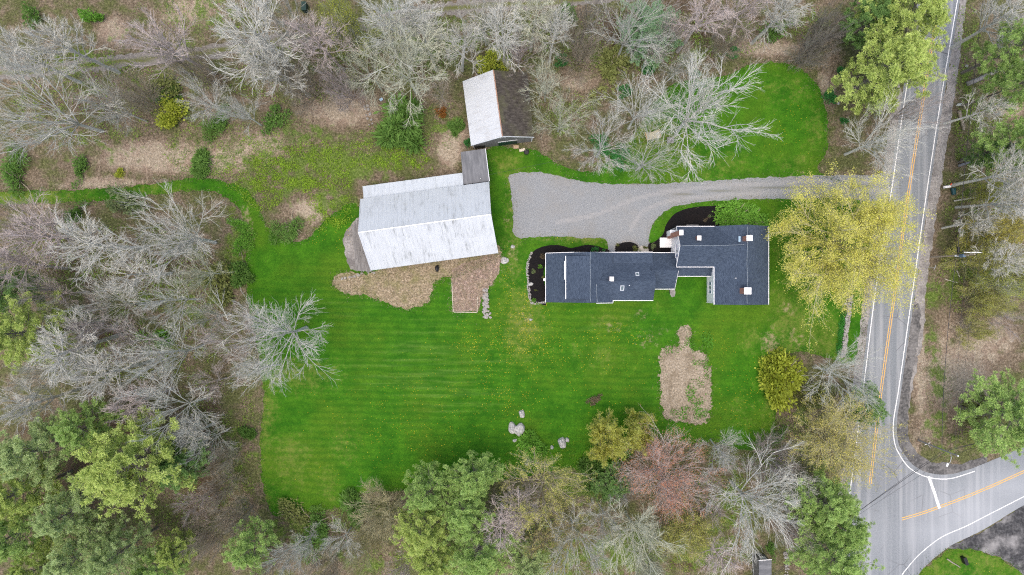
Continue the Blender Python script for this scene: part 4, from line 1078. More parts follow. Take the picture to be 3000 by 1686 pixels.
BARE = []
for i in range(6):
    BARE.append(grow_tree(10 + i, fork=.22 + .05 * (i % 3), limbs=12 + i % 3, el=(.32, 1.3), m=(7, 6, 4)))
for i in range(5):
    BARE.append(grow_tree(40 + i, h=18, R_=5, fork=.45 + .06 * (i % 2), limbs=18 + 2 * i, el=(.6, 1.05), leader=True, m=(5, 5, 4)))
for i in range(3):
    BARE.append(grow_tree(60 + i, h=6, R_=5, limbs=16, el=(.45, 1.3), m=(9, 7, 4), stems=True, thick=.8))
BARE.append(grow_tree(93, fork=.2, limbs=40, el=(.2, 1.4), m=(7, 5, 4), thick=.8))
BARE_R = [float(np.percentile(np.hypot(c[:, 0] - c[:, 0].mean(), c[:, 1] - c[:, 1].mean()), 94)) for a, b, c in BARE]
BARE_C = [c.mean(0) for a, b, c in BARE]
BARE_H = [18.] * 6 + [18.] * 5 + [6.] * 3 + [18.]
BARE_ME = [(np_mesh('trunk', *a), np_mesh('crown', *b)) for a, b, c in BARE]
for a, b in BARE_ME:
    a.materials.append(MAT['bark']); b.materials.append(MAT['twig'])
    a.polygons.foreach_set('use_smooth', np.ones(len(a.polygons), bool))
LEAF_ME = {}
for key, var, per, size, spread, frac in (('maple', 14, 7, .17, .26, .95), ('sparse', 0, 4, .2, .18, .8), ('red', 14, 2, .18, .18, .7), ('olive', 14, 2, .2, .2, .75), ('bush', 11, 5, .2, .14, .9), ('haze', 12, 2, .18, .16, .7)):
    tips = BARE[var][2]
    rng = np.random.default_rng(5); tips = tips[rng.random(len(tips)) < frac]
    V, F, tn = leaf_cloud(9, tips, per, size, spread)
    me = np_mesh('leaves', V, F, tn); me.materials.append(MAT['foliage'])
    LEAF_ME[key] = (var, me)

TINT = {'g': (.66, .665, .60), 'm': (.66, .68, .53), 'p': (.60, .53, .50), 'b': (.52, .46, .36), 'w': (.71, .72, .66), 'o': (.62, .58, .36), 'd': (.36, .34, .30)}
def rest_point(cx, cy, h, frac):
    """foot of a tree whose crown centre shows at pixel cx, cy"""
    q = P(cx, cy, h * frac)
    return Vector((q.x, q.y, 0)), (CAM_H - h * frac) / CAM_H / PXM
trnd = random.Random(21)
def bare_tree(cx, cy, r, h, var, tint, label, leaf=None, lcol=None, name='bare_tree', cat='tree', group='bare trees of the woods and yard'):
    if leaf: var = LEAF_ME[leaf][0]
    loc, k = rest_point(cx, cy, h, BARE_C[var][2] / BARE_H[var])
    o = empty(name, loc, trnd.uniform(0, 6.28))
    sr = r * k / BARE_R[var]; sh = h / BARE_H[var]
    o.scale = (sr * trnd.uniform(.94, 1.06), sr * trnd.uniform(.94, 1.06), sh)
    a_ = o.rotation_euler[2]; cxy = BARE_C[var]
    o.location.x -= sr * (cxy[0] * math.cos(a_) - cxy[1] * math.sin(a_)); o.location.y -= sr * (cxy[0] * math.sin(a_) + cxy[1] * math.cos(a_))
    c = TINT[tint]
    j = trnd.uniform(.9, 1.1)
    for nm, me_ in (('trunk', BARE_ME[var][0]), ('crown', BARE_ME[var][1])):
        q = link(nm, me_, None, o); q.color = (c[0] * j, c[1] * j, c[2] * j, 1)
    if leaf:
        q = link('leaves', LEAF_ME[leaf][1], None, o); q.color = (*lcol, 1)
    tag(o, label, cat, group)
    return o

# ------------------------------------------------------------------ pines
def grow_pine(seed, h=20., R_=5.):
    rng = np.random.default_rng(seed)
    tp, td = walk(rng, np.zeros((1, 3)), np.array([[.0, .0, 1.]]), np.array([h * .97]), 8, .02, .2)
    parts = [tubes(tp, np.array([.33]), np.array([.05]), 8)]
    nb = 62
    t = .34 + .64 * (np.arange(nb) + rng.random(nb)) / nb
    f = np.minimum(t, .999) * 7; i = f.astype(int); fr = (f - i)[:, None]
    s = tp[0, i] * (1 - fr) + tp[0, i + 1] * fr
    az = np.arange(nb) * 2.399 + rng.uniform(-.4, .4, nb)
    prof = np.interp(t, [.34, .45, .6, .8, .92, 1.0], [.75, 1.0, 1.0, .68, .36, .12])
    Ln = R_ * prof * rng.uniform(.65, 1.2, nb)
    e = np.interp(t, [.34, .7, 1.0], [.02, .22, .75])
    d = np.stack([np.cos(az) * np.cos(e), np.sin(az) * np.cos(e), np.sin(e)], 1)
    p1, d1 = walk(rng, s, d, Ln, 5, .06, .05)
    parts.append(tubes(p1, .07 * np.sqrt(prof), np.full(nb, .02), 4))
    m = 8
    s2, d2, l2, t2 = sprout(rng, p1, d1, Ln, m, .3, 1.02, .35, .95, .34, .25)
    p2, dd2 = walk(rng, s2, d2, np.maximum(l2, .35), 3, .1, .12)
    parts.append(tubes(p2, np.full(len(l2), .025), np.full(len(l2), .012), 3))
    # needle tufts along the side shoots
    cen = np.concatenate([p2[:, -1], p2[:, 1] + rng.normal(size=p2[:, 1].shape) * .1, p1[:, -1]])
    rt = np.linalg.norm(cen[:, :2], axis=1) / R_
    per = 46
    c = np.repeat(cen, per, 0); n = len(c)
    dirs = rng.normal(size=(n, 3)) * np.array([1, 1, .7]) + np.array([0, 0, .75]); dirs = norm(dirs)
    outw = norm(np.concatenate([cen[:, :2], np.zeros((len(cen), 1))], 1)); dirs = norm(dirs + .35 * np.repeat(outw, per, 0))
    puff = np.repeat(rng.uniform(.26, .48, len(cen)), per)
    start = c + dirs * (puff * rng.uniform(0, .45, n))[:, None]
    V, F = leaf_quads(rng, start, dirs, puff * rng.uniform(.7, 1.2, n), np.full(n, .075) * rng.uniform(.7, 1.3, n))
    hz = (cen[:, 2] - cen[:, 2].min()) / np.ptp(cen[:, 2])
    tone = np.clip(.0 + .6 * rng.random(len(cen)) + .45 * rng.random(len(cen)) ** 2, 0, 1)
    tone = np.repeat(tone, per) + .0 * np.repeat(hz, per)
    tv = np.repeat(tone, 4).reshape(-1, 4) + np.array([-.35, 0, .2, 0])[None, :]      # young needle tips are paler; darkened feet paint in shade inside the tufts
    return join(parts), (V, F, np.clip(tv.ravel(), 0, 1))
PINE_ME = []
for i in range(4):
    a, b = grow_pine(80 + i, 20., 5.)
    t_ = np_mesh('trunk', *a, smooth=True); t_.materials.append(MAT['bark'])
    c_ = np_mesh('crown', *b); c_.materials.append(MAT['foliage'])
    PINE_ME.append((t_, c_))
PINE_COL = {'y': (.72, .84, .28), 'n': (.60, .80, .29), 'd': (.32, .52, .18), 's': (.70, .83, .42), 'b': (.36, .58, .34)}
def pine(cx, cy, r, h, var, colr, label):
    loc, k = rest_point(cx, cy, h, .68)
    o = empty('pine_tree', loc, trnd.uniform(0, 6.28))
    sr = r * k / 5.0
    o.scale = (sr * trnd.uniform(.92, 1.1), sr * trnd.uniform(.92, 1.1), h / 20.)
    q = link('trunk', PINE_ME[var % 4][0], None, o); q.color = (.24, .22, .19, 1)
    q = link('crown', PINE_ME[var % 4][1], None, o); q.color = (*PINE_COL[colr], 1)
    tag(o, label, 'pine', 'white pines')
    return o

# ------------------------------------------------------------------ shrubs
def grow_shrub(seed, n=2600, leaf=.13, dome=.75, frond=False, round_=False):
    """unit shrub, radius 1: stems and a leafy shell with lumps"""
    rng = np.random.default_rng(seed)
    N = 14
    az = rng.uniform(0, 6.28, N); e = rng.uniform(.4, 1.4, N)
    d = np.stack([np.cos(az) * np.cos(e), np.sin(az) * np.cos(e), np.sin(e)], 1)
    p1, d1 = walk(rng, np.zeros((N, 3)), d, rng.uniform(.6, .95, N), 4, .1, .05)
    st = tubes(p1, np.full(N, .03), np.full(N, .012), 4)
    nl = int(rng.integers(11, 20))
    lumps = rng.normal(size=(nl, 3)) * np.array([.42, .42 * rng.uniform(.6, 1.0), .25]); lumps[:, 2] = np.abs(lumps[:, 2]) * dome + .25
    if round_:
        nl = 30; lumps = norm(rng.normal(size=(nl, 3))) * rng.uniform(.45, .72, (nl, 1)); lumps[:, 2] = np.abs(lumps[:, 2]) * dome
    li = rng.integers(0, nl, n)
    rad = rng.uniform(.2, .34, nl) if round_ else rng.uniform(.1, .4, nl)
    off = norm(rng.normal(size=(n, 3)))
    c = lumps[li] + off * (rad[li] * (rng.random(n) ** .5 + .3 * rng.exponential(.45, n)))[:, None]
    c[:, 2] = np.maximum(c[:, 2], .04)
    dr = norm(off + np.array([0, 0, .5]) + .5 * rng.normal(size=(n, 3)))
    V, F = leaf_quads(rng, c, dr, leaf * rng.uniform(.7, 1.4, n), leaf * (.22 if frond else .6) * rng.uniform(.7, 1.3, n))
    tone = np.clip(.05 + .6 * rng.random(nl)[li] + .5 * rng.random(n), 0, 1)
    return st, (V, F, np.repeat(tone, 4))
SHRUB_ME = []
for sd, n_, lf, dm_, fr_ in ((1, 6000, .12, .75, False), (2, 2200, .15, .7, False), (3, 2400, .34, .6, True), (4, 1000, .15, .7, False), (5, 2200, .13, .7, False), (6, 2200, .16, .6, True), (7, 1000, .14, .7, False), (8, 2600, .30, .6, True), (9, 1100, .15, .7, False)):
    a, b = grow_shrub(sd, n_, lf, dm_, fr_, sd == 1)
    s_ = np_mesh('stems', *a); s_.materials.append(MAT['twig'])
    l_ = np_mesh('leaves', *b); l_.materials.append(MAT['foliage'])
    SHRUB_ME.append((s_, l_))
ALT = {0: [0], 1: [1, 4], 2: [2, 5, 7], 3: [3, 6, 8]}
SH_COL = {'g': (.21, .38, .09), 'l': (.26, .54, .08), 'y': (.64, .70, .11), 'o': (.34, .37, .13), 'd': (.08, .20, .05), 'r': (.48, .21, .06), 'b': (.30, .23, .16), 's': (.36, .44, .22), 'e': (.10, .36, .10)}
def shrub(cx, cy, r, h, var, colr, label, name='shrub', group=None, cat='shrub'):
    loc, k = rest_point(cx, cy, h, .5)
    o = empty(name, loc, trnd.uniform(0, 6.28))
    sr = r * k / .85; var = trnd.choice(ALT[var])
    o.scale = (sr * trnd.uniform(.8, 1.15), sr * trnd.uniform(.8, 1.15), h / .95)
    q = link('stems', SHRUB_ME[var][0], None, o); q.color = (.3, .27, .2, 1)
    q = link('leaves', SHRUB_ME[var][1], None, o); q.color = (*SH_COL[colr], 1)
    tag(o, label, cat, group)
    return o

# ------------------------------------------------------------------ the trees of the photograph (crown centre px, crown radius px, height m)
BT = [
 (85, 310, 195, 23, 0, 'g', 'huge spreading bare tree at the left edge, below the dirt track'),
 (165, 120, 85, 19, 7, 'g', 'upright bare grey tree above the dirt track near the top left corner'),
 (45, 150, 85, 19, 8, 'g', 'bare tree cut by the left edge, above the dirt track'),
 (300, 300, 95, 17, 3, 'g', 'bare tree just right of the huge left edge tree, branches sweeping right'),
 (455, 120, 110, 24, 6, 'p', 'tall leaning bare tree with reddish tips crossing the dirt track'),
 (590, 285, 85, 14, 1, 'w', 'pale bare tree with drooping twigs below the dirt track, beside a yellow-green bush'),
 (735, 85, 145, 22, 9, 'g', 'large dense bare tree at the top, over the middle of the dirt track'),
 (690, 320, 70, 15, 4, 'g', 'thin bare tree over the meadow edge, left of the leaf-strewn clearing'),
 (790, 190, 95, 20, 10, 'g', 'tall bare tree hanging down over the dirt track, right of the large dense one'),
 (925, 110, 95, 19, 7, 'p', 'brownish bare tree beside the yellow-green budding tree at the top'),
 (1155, 45, 135, 22, 2, 'w', 'wide pale bare tree at the top edge, right of the yellow-green budding tree'),
 (1180, 190, 135, 20, 5, 'm', 'mossy yellowish bare tree above the round green thicket'),
 (1075, 205, 95, 17, 1, 'm', 'bare tree with arching twigs left of the mossy one'),
 (880, 240, 90, 13, 12, 'b', 'low brown bare thicket tree above the leafy clearing'),
 (1355, 120, 85, 18, 6, 'g', 'bare tree up and left of the upper barn'),
 (1475, 85, 90, 19, 9, 'g', 'bare tree at the top, straight above the upper barn'),
 (1285, 255, 58, 12, 3, 'b', 'thin drooping bare tree left of the upper barn roof'),
 (1565, 50, 75, 18, 8, 'm', 'first bare tree right of the one above the upper barn, at the top edge'),
 (1630, 75, 70, 18, 10, 'g', 'slim bare tree at the top, second right of the upper barn'),
 (1725, 55, 70, 15, 4, 'd', 'dark-based bare tree beside the fallen brush at the top'),
 (1865, 60, 130, 21, 0, 'g', 'large bare tree with a long curved limb over a green pine at the top'),
 (2065, 40, 85, 19, 7, 'p', 'pinkish bare tree at the top, right of the curved-limb tree'),
 (2190, 15, 80, 18, 6, 'p', 'bare tree cut by the top edge, left of the roadside pines'),
 (2300, 30, 80, 17, 9, 'g', 'bare tree at the top edge, nearest to the roadside pines'),
 (1600, 245, 85, 14, 4, 'm', 'mossy bare tree reaching over the dark slope of the upper barn'),
 (1650, 345, 95, 13, 3, 'm', 'mossy bare tree right of the upper barn gable'),
 (1765, 430, 100, 14, 1, 'w', 'bare yard tree above the widest part of the gravel drive'),
 (1885, 310, 105, 16, 2, 'w', 'bare yard tree just left of the hammock'),
 (2062, 322, 178, 21, 5, 'w', 'giant spreading pale bare tree on the lawn, right of the hammock'),
 (1905, 455, 100, 15, 0, 'w', 'bare yard tree below the hammock, twigs reaching the gravel drive'),
 (2600, 405, 115, 15, 2, 'w', 'broad bare tree with reddish buds leaning over the road above the driveway mouth'),
 (2680, 320, 80, 14, 4, 'p', 'reddish bare tree over the road, just below the roadside pines'),
 (2965, 40, 85, 18, 8, 'w', 'pale bare tree in the top right corner'),
 (2985, 500, 90, 19, 9, 'g', 'bare tree at the right edge, above the mailbox'),
 (2985, 590, 75, 19, 10, 'w', 'pale thin bare tree at the right edge, below the mailbox'),
 (495, 690, 150, 19, 5, 'g', 'large bare tree right below the mown path, nearest the green hedge strip'),
 (255, 715, 115, 19, 7, 'g', 'bare tree below the mown path, second from the lawn'),
 (115, 690, 110, 18, 9, 'p', 'pinkish bare tree below the left end of the mown path'),
 (20, 770, 90, 19, 6, 'p', 'bare tree cut by the left edge, below the mown path'),
 (315, 895, 100, 16, 1, 'g', 'bare tree in the left woods, above the dark hollow'),
 (485, 885, 105, 16, 3, 'w', 'pale bare tree with fanned twigs, left of the olive shrub'),
 (185, 1030, 115, 20, 10, 'g', 'long-trunked bare tree right of the upper left pine'),
 (475, 1045, 120, 18, 4, 'g', 'pale bare tree with fanned crown in the middle of the left woods'),
 (290, 1095, 95, 18, 7, 'g', 'bare tree above the small bushy pine of the lower left woods'),
 (690, 1000, 110, 16, 0, 'p', 'pinkish bare tree at the left woods edge, beside the lawn'),
 (810, 985, 150, 17, 2, 'w', 'large pale bare tree standing out over the lawn from the left woods'),
 (745, 1085, 85, 14, 4, 'w', 'bare tree at the lawn edge, directly below the large pale one'),
 (505, 1205, 115, 17, 1, 'w', 'pale bare tree right of the lower left pines'),
 (70, 1185, 85, 18, 6, 'g', 'bare tree at the left edge, above the lower left pines'),
 (600, 1295, 75, 13, 1, 'g', 'small bare tree between the lower left pines and the lawn'),
 (620, 1560, 70, 9, 11, 'b', 'brown bare bushy tree right of the lower left pines'),
 (640, 1430, 60, 9, 13, 'b', 'small brown bare bush tree beside the lawn corner'),
 (1120, 1515, 110, 9, 12, 'o', 'large yellowish multi-stemmed bare shrub at the bottom edge of the lawn'),
 (995, 1590, 70, 11, 1, 'g', 'grey bare tree left of the yellowish multi-stemmed shrub'),
 (835, 1640, 75, 13, 3, 'w', 'white-twigged bare tree at the bottom edge, left of centre'),
 (1465, 1545, 85, 14, 9, 'p', 'purple-grey bare tree between the bottom pines and the yellow-leaved tree'),
 (1180, 1680, 60, 11, 4, 'p', 'bare tree cut by the bottom edge, left of the bottom pines'),
 (1690, 1610, 110, 17, 0, 'g', 'bare tree at the bottom, right of the yellow-leaved tree'),
 (1875, 1590, 125, 17, 5, 'm', 'wide bare tree at the bottom, straight below the red budding tree'),
 (2225, 1490, 150, 18, 2, 'w', 'big pale bare tree at the bottom, left of the roadside pines by the junction'),
 (2125, 1330, 75, 12, 4, 'w', 'thin pale bare tree right of the red budding tree'),
 (2260, 1345, 80, 8, 11, 'p', 'low pinkish bare thicket at the bottom right corner of the lawn'),
 (1830, 1420, 60, 7, 13, 'g', 'small grey bare bush left of the red budding tree'),
 (2490, 1105, 115, 17, 0, 'w', 'whitish bare tree leaning over the road, beside the round olive tree'),
 (2110, 1640, 70, 12, 7, 'p', 'bare tree at the bottom edge, left of the small shed'),
 (120, 860, 90, 16, 3, 'p', 'bare tree above the upper left pine'),
 (390, 1005, 70, 15, 1, 'p', 'small bare tree over the dark hollow in the left woods'),
 (2000, 190, 70, 11, 4, 'g', 'small bare tree above the giant spreading one'),
 (1000, 250, 70, 12, 12, 'p', 'low pinkish bare thicket above the round green thicket'),
 (2420, 90, 60, 11, 13, 'd', 'dark bare thicket left of the roadside pines'),
 (770, 1650, 60, 10, 11, 'b', 'brown bare thicket cut by the bottom edge, below the lawn corner'),
]
BT += [
 (612, 1120, 62, 10, 1, 'p', 'small pinkish bare tree between the long-trunked trees and the lawn edge'), (556, 1275, 66, 11, 8, 'g', 'small grey bare tree right of the bushy pine, above the low dark pine'), (648, 1345, 55, 9, 13, 'b', 'brown twiggy bush beside the left lawn edge, level with the largest pine'),
 (690, 1520, 62, 10, 12, 'b', 'brown twiggy thicket just outside the lower left lawn corner'), (565, 1480, 62, 11, 3, 'p', 'bare tree between the largest pine and the lower left lawn corner'), (885, 1610, 62, 10, 4, 'g', 'grey bare tree at the bottom, right of the lone pine'),
 (950, 1675, 62, 10, 13, 'b', 'brown thicket cut by the bottom edge, second right of the lone pine'), (1065, 1605, 55, 9, 11, 'o', 'small yellowish thicket under the large multi-stemmed shrub'), (60, 640, 75, 15, 1, 'p', 'faint pinkish bare tree at the left end of the mown path, just below it'),
 (385, 800, 85, 15, 8, 'g', 'bare tree in the left woods under the two large ones below the path'), (575, 800, 72, 13, 2, 'm', 'bare tree left of the hedge strip and above the olive shrub'), (262, 965, 82, 15, 4, 'p', 'pinkish bare tree right of the upper left pine, above the long-trunked one'),
 (100, 1110, 82, 16, 0, 'g', 'bare tree directly below the upper left pine'), (385, 1180, 75, 15, 7, 'p', 'bare tree straight above the largest yellow-green pine'), (602, 930, 72, 13, 3, 'g', 'bare tree in the left woods directly below the olive shrub'),
 (560, 195, 62, 12, 11, 'b', 'brown twiggy thicket on the dirt track verge near the leaning tree'), (392, 272, 62, 12, 13, 'b', 'brown thicket below the dirt track, left of the olive bush'), (845, 55, 80, 16, 1, 'g', 'bare tree at the top edge beside the green cabinet'),
 (1250, 130, 82, 16, 8, 'm', 'mossy bare tree between the mossy yellowish one and the tree left of the upper barn'), (1412, 45, 72, 15, 2, 'g', 'bare tree at the top edge, left of the tree above the upper barn'), (1520, 150, 62, 12, 4, 'p', 'small bare tree right above the dark slope of the upper barn'),
 (1705, 135, 72, 12, 12, 'b', 'brown tangled thicket below the dark-based tree at the top'), (1965, 95, 72, 14, 3, 'p', 'bare tree between the soft young pine and the pinkish tree at the top'), (2135, 110, 62, 11, 13, 'b', 'brown thicket above the upper edge of the oval lawn'),
 (2380, 150, 55, 9, 11, 'd', 'dark brown thicket between the oval lawn and the roadside pines'), (1230, 55, 72, 15, 10, 'w', 'pale bare tree at the top edge, right of the wide pale one'), (1520, 1500, 72, 13, 8, 'p', 'bare tree left of the pale yellow-leaved tree at the bottom'),
 (1780, 1540, 82, 14, 3, 'g', 'bare tree at the bottom between the yellow-orange tree and the wide bare one'), (2075, 1450, 72, 12, 1, 'p', 'pinkish bare tree right below the red budding tree'), (2335, 1425, 72, 12, 7, 'g', 'bare tree just left of the upper junction pine'),
 (2335, 1560, 62, 11, 4, 'p', 'bare tree left of the middle junction pine'), (1905, 1672, 72, 12, 12, 'm', 'mossy thicket cut by the bottom edge below the wide bare tree'), (2905, 320, 62, 13, 6, 'w', 'thin pale bare tree right of the rotten roadside log'),
 (2955, 760, 75, 13, 9, 'w', 'pale bare tree at the right edge, level with the utility pole'), (2945, 930, 62, 10, 3, 'p', 'thin pinkish bare tree at the right edge above the open leaf litter'), (2875, 650, 55, 11, 10, 'g', 'thin bare tree above the utility pole wires, right of the road'),
]
for t in BT: bare_tree(*t)
YEL, OLV, RED, PAL = (.97, .91, .24), (.88, .78, .24), (.86, .40, .26), (.50, .50, .14)
bare_tree(2488, 715, 188, 16, 0, 'o', 'great yellow budding maple overhanging the road right of the house', 'maple', YEL, 'maple_tree', group='budding trees')
bare_tree(2465, 1290, 135, 14, 0, 'o', 'olive-yellow budding tree overhanging the road just above the junction', 'olive', OLV, 'budding_tree', group='budding trees')
bare_tree(1590, 1440, 130, 14, 0, 'b', 'pale yellow-leaved tree below the green feathery bush', 'sparse', (.76, .72, .22), 'budding_tree', group='budding trees')
bare_tree(1620, 1600, 80, 12, 0, 'b', 'yellow-orange budding tree at the bottom, below the pale yellow-leaved one', 'sparse', (.76, .64, .24), 'budding_tree', group='budding trees')
bare_tree(1955, 1390, 130, 12, 0, 'p', 'red budding maple below the tilled garden soil', 'red', RED, 'maple_tree', group='budding trees')
bare_tree(1780, 1290, 62, 8, 0, 'o', 'yellow-green budding tree left of the red one, nearest the boulders', 'bush', (.92, .90, .24), 'budding_tree', group='budding trees')
bare_tree(1872, 1262, 52, 8, 0, 'o', 'small yellow-green budding tree straight above the red one', 'bush', (.92, .90, .25), 'budding_tree', group='budding trees')
bare_tree(2020, 1560, 95, 10, 0, 'o', 'soft yellow budding tree between the red tree and the bottom edge', 'haze', (.78, .76, .22), 'budding_tree', group='budding trees')
bare_tree(1010, 70, 85, 14, 0, 'm', 'yellow-green budding tree over the dirt track at the top', 'haze', (.72, .76, .14), 'budding_tree', group='budding trees')
bare_tree(2930, 680, 80, 11, 0, 'o', 'orange-yellow budding tree right of the utility pole', 'haze', (.92, .80, .2), 'budding_tree', group='budding trees')
bare_tree(2960, 830, 80, 11, 0, 'm', 'yellow-green budding tree at the right edge below the utility pole', 'haze', (.74, .76, .2), 'budding_tree', group='budding trees')
bare_tree(2865, 970, 50, 5, 0, 'o', 'pale yellow sapling alone on the leaf litter at the right', 'haze', (.66, .66, .2), 'budding_tree', group='budding trees')
bare_tree(2875, 745, 70, 9, 0, 'o', 'yellow-green budding shrub directly right of the transformer pole', 'haze', (.80, .78, .2), 'budding_tree', group='budding trees')
bare_tree(2890, 890, 60, 7, 0, 'o', 'low yellow-green budding bush below the transformer pole', 'haze', (.78, .78, .22), 'budding_tree', group='budding trees')
bare_tree(2900, 560, 45, 7, 0, 'o', 'small yellow-green sapling right of the mailbox', 'haze', (.72, .76, .14), 'budding_tree', group='budding trees')

PT = [
 (75, 975, 100, 21, 0, 'y', 'upper left pine, sunlit green crown at the left edge'), (5, 850, 70, 19, 1, 'd', 'dark pine cut by the left edge, topmost of the left pines'),
 (95, 1325, 100, 21, 2, 's', 'greyish green pine second from the left edge in the lower left corner'), (245, 1255, 75, 19, 3, 'n', 'bushy pine at the top of the lower left group'),
 (365, 1370, 140, 22, 0, 'y', 'largest yellow-green pine of the lower left group'), (510, 1360, 75, 14, 1, 'd', 'low dark pine right under the largest one'),
 (45, 1450, 90, 20, 3, 'y', 'bright pine at the left edge of the lower left group'), (205, 1495, 85, 20, 1, 's', 'pale pine below the largest yellow-green one'),
 (220, 1630, 85, 20, 2, 's', 'pale green pine at the bottom, third from the left corner'), (335, 1630, 80, 19, 0, 's', 'pine at the bottom, fourth from the left corner'),
 (35, 1570, 85, 20, 2, 'n', 'pine at the left edge just above the bottom corner'), (515, 1620, 55, 13, 3, 'y', 'small bright pine at the bottom, right end of the lower left group'),
 (735, 1600, 70, 15, 1, 'n', 'lone pine below the bottom left corner of the lawn'), (455, 1675, 65, 15, 0, 'n', 'pine cut by the bottom edge, left of the small bright one'),
 (110, 1670, 75, 19, 3, 'y', 'pine in the very bottom left corner'),
 (1250, 1435, 72, 16, 1, 'n', 'left pine of the pair touching the lawn at the bottom centre'), (1385, 1405, 72, 16, 2, 'n', 'pine reaching furthest up into the lawn at the bottom centre'),
 (1365, 1505, 82, 17, 3, 'n', 'middle pine of the bottom centre group'), (1235, 1560, 80, 16, 0, 'y', 'yellowish pine at the left of the bottom centre group'),
 (1395, 1620, 92, 18, 1, 'n', 'large pine at the bottom edge of the centre group'), (1265, 1650, 65, 15, 2, 'y', 'yellowish pine cut by the bottom edge, left of the large one'),
 (1545, 1655, 65, 14, 3, 's', 'pale pine at the bottom edge, right of the centre group'), (1785, 1425, 48, 8, 1, 'd', 'small dark green pine left of the red budding tree'),
 (2420, 1480, 90, 17, 2, 'n', 'upper pine of the three beside the road junction'), (2470, 1545, 75, 17, 0, 'n', 'middle pine beside the road junction, nearest the pavement'),
 (2450, 1640, 105, 18, 3, 'n', 'lowest pine beside the road junction, at the bottom edge'), (2965, 1235, 110, 18, 1, 'n', 'pine right of the junction, overhanging the side road'),
 (2545, 1190, 60, 9, 2, 'd', 'low dark pine under the whitish tree by the road'),
 (2615, 195, 125, 19, 2, 'y', 'large pine overhanging the road, lower of the top right pair'), (2660, 45, 110, 18, 0, 'y', 'pine overhanging the road at the top edge'),
 (2555, 60, 75, 14, 3, 'd', 'darker pine behind the roadside pair, away from the road'),
 (2995, 130, 78, 21, 1, 'n', 'pine in the upper right corner, right of the wires'), (2985, 245, 62, 20, 3, 'n', 'second pine down at the right edge'),
 (2985, 420, 78, 20, 2, 'n', 'third pine down at the right edge'), (2900, 450, 42, 12, 0, 'd', 'low dark pine above the mailbox'),
 (1900, 80, 85, 9, 3, 'b', 'soft bluish green young pine under the curved-limb tree at the top'),
]
for t in PT: pine(*t)

